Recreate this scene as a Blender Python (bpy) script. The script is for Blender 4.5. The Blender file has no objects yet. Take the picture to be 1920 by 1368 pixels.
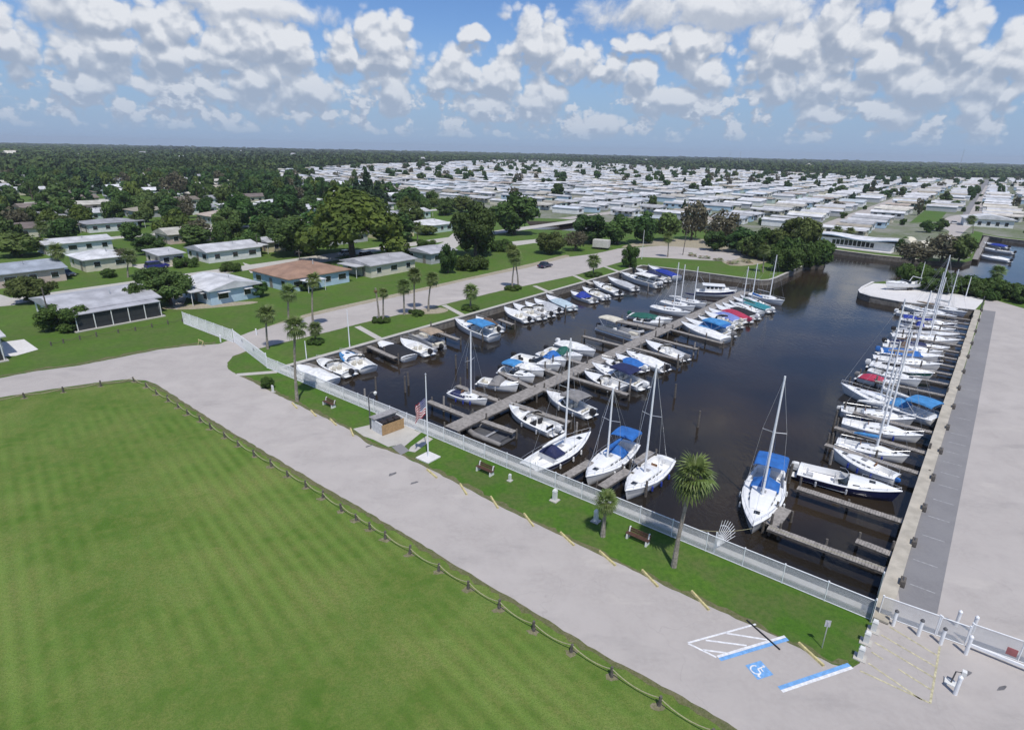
import bpy, bmesh, math, random
import numpy as np
from mathutils import Vector, Matrix
from mathutils.geometry import tessellate_polygon
random.seed(7); RNG = np.random.default_rng(7)
SC = bpy.context.scene
COL = SC.collection
R_ = math.radians

# ------------------------------------------------------------------ camera
F = 1098.0; PITCH = R_(20.06); ROLL = R_(1.22); CH = 28.0     # px focal length for a 1920 px wide frame
_c, _s = math.cos(ROLL), math.sin(ROLL)
_X = Vector((1, 0, 0)); _UP = Vector((0, math.sin(PITCH), math.cos(PITCH))); _FW = Vector((0, math.cos(PITCH), -math.sin(PITCH)))
cam_d = bpy.data.cameras.new('camera'); cam = bpy.data.objects.new('camera', cam_d); COL.objects.link(cam)
_r = _X*_c + _UP*_s; _u = _X*-_s + _UP*_c
cam.matrix_world = Matrix(((_r.x, _u.x, -_FW.x, 0), (_r.y, _u.y, -_FW.y, 0), (_r.z, _u.z, -_FW.z, CH), (0, 0, 0, 1)))
cam_d.sensor_width = 36.0; cam_d.lens = 36.0*F/1920.0; cam_d.clip_start = 0.5; cam_d.clip_end = 30000
SC.camera = cam

def ray(x, y):
    u = (x-960)/F; v = -(y-684)/F
    return (_r*u + _u*v + _FW)
def G(x, y, z=0.0):                       # where the line of sight through a photo pixel meets the level z
    d = ray(x, y); t = (CH-z)/-d.z
    return Vector((d.x*t, d.y*t, z))
def PJ(p):
    w = Vector(p)-Vector((0, 0, CH)); b = w.dot(_FW)
    return 960+F*w.dot(_r)/b, 684-F*w.dot(_u)/b
def hgt(base, topy):                      # height of an upright thing from its foot and the row of its top
    b = G(*base); lo, hi = 0.0, 60.0
    for _ in range(40):
        m = (lo+hi)/2
        if PJ((b.x, b.y, m))[1] > topy: lo = m
        else: hi = m
    return lo

# ------------------------------------------------------------------ sun, sky, exposure
SUN_EL, SUN_AZ = 62.0, 13.0               # the sun stands behind the camera, a little to its right
sun_from = Vector((math.sin(R_(SUN_AZ))*math.cos(R_(SUN_EL)), -math.cos(R_(SUN_AZ))*math.cos(R_(SUN_EL)), math.sin(R_(SUN_EL))))
sl = bpy.data.lights.new('sun', 'SUN'); sl.energy = 4.0; sl.angle = R_(0.55); sl.color = (1.0, 0.96, 0.9)
so = bpy.data.objects.new('sun', sl); COL.objects.link(so)
so.rotation_euler = sun_from.to_track_quat('Z', 'Y').to_euler()
SKY_STR = 0.1
SC.view_settings.view_transform = 'Standard'; SC.view_settings.look = 'None'
SC.view_settings.exposure = 0.0; SC.view_settings.gamma = 1.0; SC.view_settings.use_curve_mapping = False

def nd(nt, typ, ins=None, **kw):
    n = nt.nodes.new(typ)
    for k, v in kw.items(): setattr(n, k, v)
    for k, v in (ins or {}).items():
        if isinstance(v, bpy.types.NodeSocket): nt.links.new(v, n.inputs[k])
        else: n.inputs[k].default_value = v
    return n
def mth(nt, op, a, b=0.0, c=0.0, clamp=False):
    return nd(nt, 'ShaderNodeMath', {0: a, 1: b, 2: c}, operation=op, use_clamp=clamp).outputs[0]
def mixc(nt, f, a, b, blend='MIX'):
    n = nd(nt, 'ShaderNodeMix', data_type='RGBA', blend_type=blend)
    for i, v in ((0, f), (6, a), (7, b)):
        if isinstance(v, bpy.types.NodeSocket): nt.links.new(v, n.inputs[i])
        else: n.inputs[i].default_value = v if i == 0 else (*v[:3], 1)
    return n.outputs[2]
def maprange(nt, v, a, b, c=0.0, d=1.0, smooth=True):
    return nd(nt, 'ShaderNodeMapRange', {0: v, 1: a, 2: b, 3: c, 4: d}, interpolation_type='SMOOTHSTEP' if smooth else 'LINEAR').outputs[0]

W = bpy.data.worlds.new('World'); SC.world = W; W.use_nodes = True
nt = W.node_tree; nt.nodes.clear()
# cloud thickness as a function of (azimuth, elevation): cumulus heaps where the photo has them, scattered ones everywhere else
HEAPS = [(215, 98, 85, 34), (300, 60, 70, 40), (310, 108, 75, 26), (440, 80, 85, 44), (530, 92, 70, 36), (420, 112, 90, 18), (180, 30, 70, 26), (715, 86, 50, 38), (715, 112, 58, 18), (500, 158, 80, 34), (590, 168, 50, 24), (410, 178, 40, 16), (735, 168, 42, 30), (870, 128, 50, 32), (930, 150, 50, 22), (860, 160, 60, 14),
         (1010, 88, 60, 34), (1060, 112, 50, 22), (1140, 132, 34, 16), (1300, 92, 44, 30), (1320, 130, 66, 30), (1210, 150, 34, 20), (1260, 182, 74, 24), (1480, 100, 70, 46), (1590, 70, 60, 56), (1640, 130, 80, 40), (1520, 160, 90, 28), (1710, 50, 46, 36), (1790, 80, 70, 50), (1870, 110, 70, 50), (1760, 160, 110, 26), (25, 80, 40, 44),
         (1010, 188, 46, 24), (910, 205, 36, 16), (1120, 232, 50, 12), (160, 150, 60, 18), (120, 105, 26, 18), (270, 162, 36, 15), (1540, 215, 60, 14), (1680, 212, 60, 18), (1810, 205, 50, 22), (640, 92, 36, 20), (885, 64, 24, 10), (1200, 85, 60, 12), (1905, 180, 30, 24), (1450, 165, 36, 22)]
HS = 0.82
BANKS = [(430, 8, 170, 16), (1350, 22, 230, 26), (1560, 60, 130, 22), (150, 20, 90, 26)]
def azel(x, y):
    d = ray(x, y).normalized(); return math.atan2(d.x, d.y), math.asin(d.z)
grp = bpy.data.node_groups.new('cloud_thickness', 'ShaderNodeTree')
grp.interface.new_socket('P', in_out='INPUT', socket_type='NodeSocketVector')
grp.interface.new_socket('D', in_out='OUTPUT', socket_type='NodeSocketFloat'); grp.interface.new_socket('B', in_out='OUTPUT', socket_type='NodeSocketFloat')
gi = grp.nodes.new('NodeGroupInput'); go = grp.nodes.new('NodeGroupOutput'); P = gi.outputs[0]
wq = nd(grp, 'ShaderNodeTexNoise', {'Vector': P, 'Scale': 19.0, 'Detail': 3.0, 'Roughness': 0.55})
Pw = nd(grp, 'ShaderNodeVectorMath', {0: nd(grp, 'ShaderNodeVectorMath', {0: wq.outputs['Color'], 1: (0.5, 0.5, 0.5)}, operation='SUBTRACT').outputs[0], 1: (0.065, 0.05, 0), 2: P}, operation='MULTIPLY_ADD').outputs[0]
def heapfield(lst):
    acc = None
    for (x, y, rx, ry) in lst:
        a, e = azel(x, y); ia = 2*HS/abs(azel(x+rx, y)[0]-azel(x-rx, y)[0]); ie = 2*HS/abs(azel(x, y+ry)[1]-azel(x, y-ry)[1])/1.45
        v = nd(grp, 'ShaderNodeVectorMath', {0: Pw, 1: (ia, ie, 0), 2: (-a*ia, -e*ie, 0)}, operation='MULTIPLY_ADD').outputs[0]
        l = nd(grp, 'ShaderNodeVectorMath', {0: v}, operation='LENGTH').outputs['Value']
        o = mth(grp, 'SUBTRACT', 1.0, l)
        acc = o if acc is None else mth(grp, 'MAXIMUM', acc, o)
    return mth(grp, 'MAXIMUM', acc, -1.2)
sepP = nd(grp, 'ShaderNodeSeparateXYZ', {0: P})
lowel = mth(grp, 'ADD', sepP.outputs[1], 0.03)
vlog = mth(grp, 'MULTIPLY', mth(grp, 'LOGARITHM', mth(grp, 'MAXIMUM', lowel, 0.004), 2.7183), 1.0)
def noise2(sa, se, detail, rough, seed, dist=0.0, log=False):
    v = nd(grp, 'ShaderNodeCombineXYZ', {0: mth(grp, 'MULTIPLY', sepP.outputs[0], sa), 1: mth(grp, 'MULTIPLY', vlog if log else sepP.outputs[1], se), 2: seed}).outputs[0]
    return nd(grp, 'ShaderNodeTexNoise', {'Vector': v, 'Scale': 1.0, 'Detail': detail, 'Roughness': rough, 'Distortion': dist}, noise_dimensions='3D').outputs['Fac']
heap = heapfield(HEAPS); bank = heapfield(BANKS)
scatter = mth(grp, 'MULTIPLY_ADD', noise2(6.0, 3.2, 2.0, 0.5, 3.1, log=True), 3.6, -2.2)
small = mth(grp, 'MULTIPLY_ADD', noise2(24.0, 32.0, 4.0, 0.6, 8.4), 4.8, -2.4)
smallmask = maprange(grp, sepP.outputs[1], 0.12, 0.07)
hor = maprange(grp, sepP.outputs[1], 0.006, 0.022)
small = mth(grp, 'MULTIPLY_ADD', mth(grp, 'ADD', small, 1.5), mth(grp, 'MULTIPLY', smallmask, hor), -1.5)
inview = maprange(grp, mth(grp, 'ABSOLUTE', sepP.outputs[0]), 0.8, 1.0)
inview = mth(grp, 'MAXIMUM', inview, maprange(grp, sepP.outputs[1], 0.2, 0.3))
scatter = mth(grp, 'MULTIPLY_ADD', mth(grp, 'SUBTRACT', scatter, -0.9), inview, -0.9)
base = mth(grp, 'MAXIMUM', mth(grp, 'MAXIMUM', heap, scatter), small)
wob = nd(grp, 'ShaderNodeTexNoise', {'Vector': P, 'Scale': 30.0, 'Detail': 4.0, 'Roughness': 0.6})
def dome(sc, seed, amp):                          # rounded cauliflower lumps
    v = nd(grp, 'ShaderNodeVectorMath', {0: P, 1: (sc, sc*1.15, 0), 2: (seed, seed*1.7, 0)}, operation='MULTIPLY_ADD').outputs[0]
    v = nd(grp, 'ShaderNodeVectorMath', {0: wob.outputs['Color'], 1: (0.9, 0.9, 0), 2: v}, operation='MULTIPLY_ADD').outputs[0]
    n = nd(grp, 'ShaderNodeTexVoronoi', {'Vector': v, 'Scale': 1.0}, voronoi_dimensions='2D', feature='F1').outputs['Distance']
    return mth(grp, 'MULTIPLY_ADD', mth(grp, 'MULTIPLY', n, n), -amp, amp*0.3)
puff2 = noise2(12.0, 15.0, 8.0, 0.66, 5.7, 0.3)
base = mth(grp, 'MULTIPLY', base, 1.25)
D = mth(grp, 'ADD', base, mth(grp, 'ADD', dome(26.0, 3.3, 1.15), mth(grp, 'ADD', dome(64.0, 9.1, 0.6), mth(grp, 'MULTIPLY_ADD', puff2, 1.6, -0.8))))
D = mth(grp, 'MAXIMUM', D, mth(grp, 'ADD', mth(grp, 'MULTIPLY', bank, 0.8), mth(grp, 'ADD', dome(11.0, 2.2, 0.8), mth(grp, 'MULTIPLY_ADD', puff2, 1.8, -0.9))))
grp.links.new(base, go.inputs[1])
grp.links.new(D, go.inputs[0])

tc = nd(nt, 'ShaderNodeTexCoord')
dirn = nd(nt, 'ShaderNodeVectorMath', {0: tc.outputs['Generated']}, operation='NORMALIZE').outputs[0]
sp = nd(nt, 'ShaderNodeSeparateXYZ', {0: dirn})
az = mth(nt, 'ARCTAN2', sp.outputs[0], sp.outputs[1]); el = mth(nt, 'ARCSINE', sp.outputs[2])
p0 = nd(nt, 'ShaderNodeCombineXYZ', {0: az, 1: el, 2: 0.0}).outputs[0]
def cg(vec):
    g = nt.nodes.new('ShaderNodeGroup'); g.node_tree = grp; nt.links.new(vec, g.inputs[0]); return g.outputs
d0, base0 = cg(p0)
d1, base1 = cg(nd(nt, 'ShaderNodeVectorMath', {0: p0, 1: (0.003, 0.013, 0)}, operation='ADD').outputs[0])
alpha = maprange(nt, d0, -0.14, 0.50)
alpha = mth(nt, 'MULTIPLY', alpha, maprange(nt, el, 0.004, 0.04, 0.0, 0.95))
lit = mth(nt, 'MULTIPLY_ADD', maprange(nt, mth(nt, 'SUBTRACT', d0, d1), -0.4, 0.7), 0.8, mth(nt, 'MULTIPLY', maprange(nt, mth(nt, 'SUBTRACT', base0, base1), -0.35, 0.3), 0.35))
ccol = mixc(nt, mth(nt, 'POWER', mth(nt, 'MAXIMUM', lit, 0.0), 1.15), (0.35, 0.41, 0.52), (0.79, 0.81, 0.85))
haze_c = maprange(nt, el, 0.015, 0.15)
ccol = mixc(nt, mth(nt, 'MULTIPLY_ADD', haze_c, -0.6, 0.6), ccol, (0.36, 0.465, 0.635))
sky = nd(nt, 'ShaderNodeTexSky', sky_type='NISHITA', sun_disc=False, sun_elevation=R_(SUN_EL), sun_rotation=R_(180-SUN_AZ), air_density=1.0, dust_density=0.6, ozone_density=2.0, altitude=0)
skyc = nd(nt, 'ShaderNodeVectorMath', {0: sky.outputs[0], 1: (SKY_STR*0.68, SKY_STR*0.88, SKY_STR*1.2)}, operation='MULTIPLY').outputs[0]
skyc = mixc(nt, maprange(nt, el, -0.02, 0.20, 0.95, 0.0), skyc, (0.31, 0.435, 0.64))     # moist air towards the horizon
mx = mixc(nt, alpha, (0, 0, 0), ccol); 
nt.links.new(skyc, mx.node.inputs[6])
bg = nd(nt, 'ShaderNodeBackground', {'Color': nd(nt, 'ShaderNodeVectorMath', {0: mx, 1: (1/SKY_STR,)*3}, operation='MULTIPLY').outputs[0], 'Strength': SKY_STR})
nt.links.new(bg.outputs[0], nd(nt, 'ShaderNodeOutputWorld').inputs[0])

# ------------------------------------------------------------------ helpers
MATS = {}
def mat(name, col, rough=0.6, metal=0.0, var=0.12, scale=3.0, bump=0.0, coat=0.0, spec=0.5, objvar=0.0, trans=0.0, col2=None):
    if name in MATS: return MATS[name]
    m = bpy.data.materials.new(name); m.use_nodes = True; MATS[name] = m
    t = m.node_tree; b = t.nodes['Principled BSDF']
    b.inputs['Roughness'].default_value = rough; b.inputs['Metallic'].default_value = metal
    b.inputs['Specular IOR Level'].default_value = spec
    if coat: b.inputs['Coat Weight'].default_value = coat; b.inputs['Coat Roughness'].default_value = 0.1
    o = nd(t, 'ShaderNodeTexCoord')
    nz = nd(t, 'ShaderNodeTexNoise', {'Vector': o.outputs['Object'], 'Scale': scale, 'Detail': 5.0, 'Roughness': 0.6})
    f = maprange(t, nz.outputs['Fac'], 0.3, 0.7)
    c2 = col2 or tuple(c*(1-var*2) for c in col)
    c = mixc(t, f, c2, tuple(min(1, x*(1+var*0.4)) for x in col) if not col2 else col)
    if objvar:
        oi = nd(t, 'ShaderNodeObjectInfo')
        hs = nd(t, 'ShaderNodeHueSaturation', {'Color': c, 'Hue': mth(t, 'MULTIPLY_ADD', oi.outputs['Random'], objvar*0.08, 0.5-objvar*0.04),
                'Value': mth(t, 'MULTIPLY_ADD', mth(t, 'FRACT', mth(t, 'MULTIPLY', oi.outputs['Random'], 7.31)), objvar, 1-objvar/2)})
        c = hs.outputs[0]
    t.links.new(c, b.inputs['Base Color'])
    if bump:
        bn = nd(t, 'ShaderNodeBump', {'Height': nz.outputs['Fac'], 'Strength': bump, 'Distance': 0.05})
        t.links.new(bn.outputs[0], b.inputs['Normal'])
    if trans:
        tr = nd(t, 'ShaderNodeBsdfTranslucent', {'Color': c})
        ms = nd(t, 'ShaderNodeMixShader', {0: trans, 1: b.outputs[0], 2: tr.outputs[0]})
        t.links.new(ms.outputs[0], t.nodes['Material Output'].inputs[0])
    return m

class MB:
    def __init__(s): s.v = []; s.f = []; s.m = []; s.cur = 0
    def add(s, vs, fs, mi=None):
        o = len(s.v); s.v.extend([tuple(v) for v in vs]); s.f.extend([tuple(i+o for i in f) for f in fs]); s.m.extend([s.cur if mi is None else mi]*len(fs)); return s
    def box(s, c, d, rz=0.0, taper=1.0, bev=0.0):
        x, y, z = d[0]/2, d[1]/2, d[2]/2; ca, sa = math.cos(rz), math.sin(rz)
        if bev:
            prof = [(-z, 1-bev/x if x else 1, 1-bev/y), (-z+bev, 1, 1), (z-bev, taper, taper), (z, taper*(1-bev/x), taper*(1-bev/y))]
        else: prof = [(-z, 1, 1), (z, taper, taper)]
        vs = []
        for (zz, kx, ky) in prof:
            for (a, b) in ((-1, -1), (1, -1), (1, 1), (-1, 1)):
                px, py = a*x*kx, b*y*ky
                vs.append((c[0]+px*ca-py*sa, c[1]+px*sa+py*ca, c[2]+zz))
        n = len(prof); fs = [(3, 2, 1, 0), tuple(4*(n-1)+i for i in range(4))]
        for k in range(n-1):
            for i in range(4): j = (i+1) % 4; fs.append((4*k+i, 4*k+j, 4*k+4+j, 4*k+4+i))
        return s.add(vs, fs)
    def tube(s, pts, r, n=6, caps=True):
        pts = [Vector(p) for p in pts]; rs = r if isinstance(r, (list, tuple)) else [r]*len(pts)
        vs = []; fs = []
        for i, p in enumerate(pts):
            t = (pts[min(i+1, len(pts)-1)]-pts[max(i-1, 0)]).normalized()
            a = t.cross(Vector((0, 0, 1)) if abs(t.z) < 0.9 else Vector((1, 0, 0))).normalized(); b = t.cross(a)
            for k in range(n):
                an = 2*math.pi*k/n; vs.append(p+(a*math.cos(an)+b*math.sin(an))*rs[i])
        for i in range(len(pts)-1):
            for k in range(n): j = (k+1) % n; fs.append((i*n+k, i*n+j, (i+1)*n+j, (i+1)*n+k))
        if caps: fs.append(tuple(range(n-1, -1, -1))); fs.append(tuple((len(pts)-1)*n+k for k in range(n)))
        return s.add(vs, fs)
    def loft(s, rows, cap0=False, cap1=False, close=False):
        n = len(rows[0]); vs = [p for r in rows for p in r]; fs = []
        for i in range(len(rows)-1):
            for k in range(n if close else n-1): j = (k+1) % n; fs.append((i*n+k, i*n+j, (i+1)*n+j, (i+1)*n+k))
        if cap0: fs.append(tuple(range(n-1, -1, -1)))
        if cap1: fs.append(tuple((len(rows)-1)*n+k for k in range(n)))
        return s.add(vs, fs)
    def prism(s, poly, z0, z1):
        n = len(poly); vs = [(p[0], p[1], z0) for p in poly]+[(p[0], p[1], z1) for p in poly]
        fs = [tuple(range(n-1, -1, -1)), tuple(range(n, 2*n))]+[(i, (i+1) % n, n+(i+1) % n, n+i) for i in range(n)]
        return s.add(vs, fs)
    def build(s, name, mats, parent=None, smooth=False):
        me = bpy.data.meshes.new(name); me.from_pydata(s.v, [], s.f)
        for m in (mats if isinstance(mats, (list, tuple)) else [mats]): me.materials.append(m)
        if any(s.m): me.polygons.foreach_set('material_index', s.m)
        if smooth: me.polygons.foreach_set('use_smooth', [True]*len(s.f))
        me.update(); return obj(name, me, parent)
def obj(name, me, parent=None):
    o = bpy.data.objects.new(name, me); COL.objects.link(o)
    if parent is not None: o.parent = parent
    return o
def tag(o, label, cat, group=None, kind=None):
    if label: o['label'] = label
    if cat: o['category'] = cat
    if group: o['group'] = group
    if kind: o['kind'] = kind
    return o
def thing(name, label, cat, loc=(0, 0, 0), rz=0.0, group=None):
    o = obj(name, None); o.location = loc; o.rotation_euler = (0, 0, rz); o.empty_display_size = 0.3
    return tag(o, label, cat, group)
def copy_tree(o, parent=None):
    c = o.copy(); COL.objects.link(c); c.parent = parent
    for ch in [x for x in ALLCH.get(o.name, o.children)]: copy_tree(ch, c)
    return c
ALLCH = {}
def mesh_np(name, v, f, mats, mi=None):          # big numpy meshes, f is (n,3) or (n,4)
    me = bpy.data.meshes.new(name); n = len(f); k = f.shape[1]
    me.vertices.add(len(v)); me.vertices.foreach_set('co', v.astype(np.float32).ravel())
    me.loops.add(n*k); me.loops.foreach_set('vertex_index', f.astype(np.int32).ravel())
    me.polygons.add(n); me.polygons.foreach_set('loop_start', np.arange(0, n*k, k, dtype=np.int32))
    for m in mats: me.materials.append(m)
    if mi is not None: me.polygons.foreach_set('material_index', mi.astype(np.int32))
    me.update(calc_edges=True); return me
def sheet(name, pts, z, m, kind='structure', holes=()):
    loops = [[Vector((p[0], p[1], 0)) for p in pts]]+[[Vector((p[0], p[1], 0)) for p in h] for h in holes]
    flat = [p for l in loops for p in l]; tris = tessellate_polygon(loops)
    mb = MB(); vs = [(p.x, p.y, z) for p in flat]; fs = []
    for t in tris:
        a, b, c = (flat[i] for i in t)
        fs.append(t if (b-a).cross(c-a).z > 0 else (t[0], t[2], t[1]))
    mb.add(vs, fs); o = mb.build(name, m)
    if kind: o['kind'] = kind
    return o
def pxs(lst, z=0.0): return [G(x, y, z) for x, y in lst]
def smooth_px(lst, n=4):                         # rounds off a traced outline
    out = []; m = len(lst)
    for i in range(m):
        p0, p1, p2, p3 = (np.array(lst[(i+k-1) % m], float) for k in range(4))
        for j in range(n):
            t = j/n; out.append(tuple(0.5*((2*p1)+(-p0+p2)*t+(2*p0-5*p1+4*p2-p3)*t*t+(-p0+3*p1-3*p2+p3)*t**3)))
    return out

A0 = G(502, 690); A1 = G(1632, 1162)             # foot of the fence
U = (A1-A0).normalized(); V = Vector((-U.y, U.x, 0)); UA = math.atan2(U.y, U.x); VA = UA+math.pi/2
WZ = -1.2                                        # water level

# ------------------------------------------------------------------ surface materials
def ground_mat(name, cols, scales, rough=0.9, bump=0.3, stripes=None, fine=0.0, wear=False):
    m = bpy.data.materials.new(name); m.use_nodes = True; t = m.node_tree; b = t.nodes['Principled BSDF']
    b.inputs['Roughness'].default_value = rough; b.inputs['Specular IOR Level'].default_value = 0.2
    o = nd(t, 'ShaderNodeNewGeometry').outputs['Position']
    c = cols[0]; last = None
    for i, s in enumerate(scales):
        nz = nd(t, 'ShaderNodeTexNoise', {'Vector': o, 'Scale': s, 'Detail': 6.0, 'Roughness': 0.62, 'Distortion': 0.3})
        f = maprange(t, nz.outputs['Fac'], 0.36, 0.68); last = nz
        c = mixc(t, mth(t, 'MULTIPLY', f, cols[i+1][3]), c, cols[i+1])
    if stripes:
        ang, wid, amt = stripes
        rot = nd(t, 'ShaderNodeMapping', {'Vector': o, 'Rotation': (0, 0, ang)}).outputs[0]
        x = nd(t, 'ShaderNodeSeparateXYZ', {0: rot}).outputs[0]
        nz = nd(t, 'ShaderNodeTexNoise', {'Vector': o, 'Scale': 0.15, 'Detail': 2.0})
        w = mth(t, 'SINE', mth(t, 'MULTIPLY_ADD', x, 2*math.pi/wid, mth(t, 'MULTIPLY', nz.outputs['Fac'], 1.0)))
        w = mth(t, 'MULTIPLY', mth(t, 'MULTIPLY_ADD', w, 0.5, 0.5), mth(t, 'MULTIPLY', maprange(t, nd(t, 'ShaderNodeTexNoise', {'Vector': o, 'Scale': 0.07, 'Detail': 3.0}).outputs['Fac'], 0.36, 0.6), amt))
        c = mixc(t, w, c, (0.17, 0.265, 0.052))
    if wear:                                       # cracks, tyre-darkened patches and oil spots
        wv = nd(t, 'ShaderNodeVectorMath', {0: nd(t, 'ShaderNodeTexNoise', {'Vector': o, 'Scale': 0.5, 'Detail': 4.0}).outputs['Color'], 1: (2.5, 2.5, 0), 2: o}, operation='MULTIPLY_ADD').outputs[0]
        ed = nd(t, 'ShaderNodeTexVoronoi', {'Vector': wv, 'Scale': 0.09}, voronoi_dimensions='2D', feature='DISTANCE_TO_EDGE').outputs['Distance']
        c = mixc(t, maprange(t, ed, 0.0, 0.0035, 0.16, 0.0), c, (0.14, 0.13, 0.12))
        st = nd(t, 'ShaderNodeTexNoise', {'Vector': nd(t, 'ShaderNodeMapping', {'Vector': o, 'Rotation': (0, 0, 0.66), 'Scale': (0.35, 1.0, 1.0)}).outputs[0], 'Scale': 0.28, 'Detail': 5.0, 'Roughness': 0.65}).outputs['Fac']
        c = mixc(t, maprange(t, st, 0.52, 0.74, 0.0, 0.36), c, (0.20, 0.19, 0.185)); c = mixc(t, maprange(t, st, 0.44, 0.26, 0.0, 0.4), c, (0.52, 0.48, 0.43))
    if fine:
        n4 = nd(t, 'ShaderNodeTexNoise', {'Vector': o, 'Scale': 14.0, 'Detail': 3.0, 'Roughness': 0.7}); c = mixc(t, mth(t, 'MULTIPLY', maprange(t, n4.outputs['Fac'], 0.42, 0.66), fine), c, tuple(x*0.45 for x in cols[0][:3]))
    t.links.new(c, b.inputs['Base Color'])
    if bump:
        n2 = nd(t, 'ShaderNodeTexNoise', {'Vector': o, 'Scale': 9.0, 'Detail': 4.0})
        bn = nd(t, 'ShaderNodeBump', {'Height': n2.outputs['Fac'], 'Strength': bump, 'Distance': 0.06}); t.links.new(bn.outputs[0], b.inputs['Normal'])
    return m
M_grass = ground_mat('grass', [(0.070, 0.140, 0.017), (0.105, 0.18, 0.028, 0.8), (0.12, 0.13, 0.05, 0.55), (0.055, 0.105, 0.018, 0.6)], [0.05, 0.22, 1.3], fine=0.35)
M_lawn = ground_mat('lawn_grass', [(0.085, 0.155, 0.026), (0.170, 0.238, 0.060, 1.0), (0.200, 0.200, 0.066, 0.9), (0.060, 0.130, 0.013, 0.95), (0.17, 0.19, 0.05, 0.6), (0.065, 0.135, 0.014, 0.55)], [0.028, 0.075, 0.17, 0.9, 4.5], stripes=(R_(-42), 1.05, 0.42), fine=0.45)
M_verge = ground_mat('verge_grass', [(0.062, 0.145, 0.014), (0.095, 0.18, 0.022, 0.8), (0.13, 0.125, 0.055, 0.6), (0.04, 0.095, 0.012, 0.6)], [0.12, 0.4, 2.5], fine=0.45)
M_dry = ground_mat('dry_grass', [(0.115, 0.125, 0.045), (0.16, 0.145, 0.075, 0.8), (0.075, 0.10, 0.03, 0.7), (0.20, 0.175, 0.12, 0.5)], [0.3, 1.1, 4.0], fine=0.5)
M_road = ground_mat('concrete_road', [(0.385, 0.352, 0.328), (0.435, 0.40, 0.374, 0.9), (0.32, 0.292, 0.274, 0.55), (0.40, 0.37, 0.347, 0.6)], [0.06, 0.35, 3.0], rough=0.85, bump=0.08, wear=True)
M_asph = ground_mat('asphalt', [(0.20, 0.195, 0.20), (0.245, 0.24, 0.24, 0.8), (0.165, 0.16, 0.165, 0.5), (0.22, 0.215, 0.215, 0.6)], [0.08, 0.5, 4.0], rough=0.85, bump=0.1)
M_conc = ground_mat('concrete', [(0.42, 0.40, 0.365), (0.48, 0.46, 0.42, 0.8), (0.34, 0.32, 0.29, 0.5), (0.45, 0.43, 0.39, 0.5)], [0.3, 1.2, 6.0], rough=0.85, bump=0.1)
M_wconc = ground_mat('pale_concrete', [(0.60, 0.585, 0.57), (0.66, 0.645, 0.63, 0.8), (0.5, 0.48, 0.46, 0.5)], [0.4, 2.0], rough=0.8, bump=0.1)
M_sand = ground_mat('sand', [(0.32, 0.28, 0.21), (0.40, 0.36, 0.28, 0.8), (0.20, 0.18, 0.11, 0.7)], [0.5, 3.0], bump=0.4)
M_park = ground_mat('park_pavement', [(0.09, 0.125, 0.04), (0.27, 0.255, 0.24, 0.85), (0.10, 0.13, 0.045, 0.7), (0.24, 0.23, 0.22, 0.5)], [0.05, 0.12, 0.5], bump=0.05)
M_floor = ground_mat('woodland_floor', [(0.03, 0.05, 0.014), (0.045, 0.07, 0.02, 0.8), (0.06, 0.065, 0.03, 0.5)], [0.01, 0.1], bump=0.0)
M_water = bpy.data.materials.new('water'); M_water.use_nodes = True
t = M_water.node_tree; b = t.nodes['Principled BSDF']
b.inputs['Base Color'].default_value = (0.012, 0.013, 0.010, 1); b.inputs['Roughness'].default_value = 0.08; b.inputs['IOR'].default_value = 1.33
po = nd(t, 'ShaderNodeNewGeometry').outputs['Position']
n1 = nd(t, 'ShaderNodeTexNoise', {'Vector': nd(t, 'ShaderNodeMapping', {'Vector': po, 'Rotation': (0, 0, 0.5), 'Scale': (1.0, 0.5, 1)}).outputs[0], 'Scale': 1.6, 'Detail': 4.0, 'Roughness': 0.55})
n2 = nd(t, 'ShaderNodeTexNoise', {'Vector': po, 'Scale': 0.08, 'Detail': 2.0})
hh = mth(t, 'MULTIPLY', n1.outputs['Fac'], maprange(t, n2.outputs['Fac'], 0.35, 0.65, 0.25, 1.0))
bn = nd(t, 'ShaderNodeBump', {'Height': hh, 'Strength': 0.3, 'Distance': 0.12}); t.links.new(bn.outputs[0], b.inputs['Normal'])
mud = nd(t, 'ShaderNodeTexNoise', {'Vector': po, 'Scale': 0.05, 'Detail': 3.0})
t.links.new(mixc(t, maprange(t, mud.outputs['Fac'], 0.4, 0.7), (0.016, 0.0135, 0.011), (0.034, 0.024, 0.015)), b.inputs['Base Color'])

white = mat('white_gelcoat', (0.80, 0.80, 0.79), 0.25, coat=0.3, var=0.04, scale=1.2)
offw = mat('offwhite_paint', (0.70, 0.70, 0.67), 0.5, var=0.07, scale=2)
fencew = mat('white_fence_paint', (0.78, 0.79, 0.80), 0.45, var=0.05)
alu = mat('aluminium', (0.62, 0.63, 0.65), 0.35, metal=0.6, var=0.08)
glass = mat('dark_glass', (0.02, 0.024, 0.028), 0.08, var=0.2, spec=0.7)
black = mat('black_rubber', (0.018, 0.018, 0.02), 0.5, var=0.2)
greyv = mat('grey_vinyl', (0.33, 0.33, 0.34), 0.6, var=0.1)
darkgrey = mat('dark_grey', (0.09, 0.09, 0.095), 0.6, var=0.15)
wood = mat('weathered_wood', (0.30, 0.275, 0.25), 0.85, var=0.2, scale=2.5, bump=0.3)
wood2 = mat('dark_piling_wood', (0.13, 0.115, 0.10), 0.9, var=0.25, scale=4, bump=0.4)
tanwood = mat('tan_cedar', (0.42, 0.27, 0.13), 0.75, var=0.12, scale=5)
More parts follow.
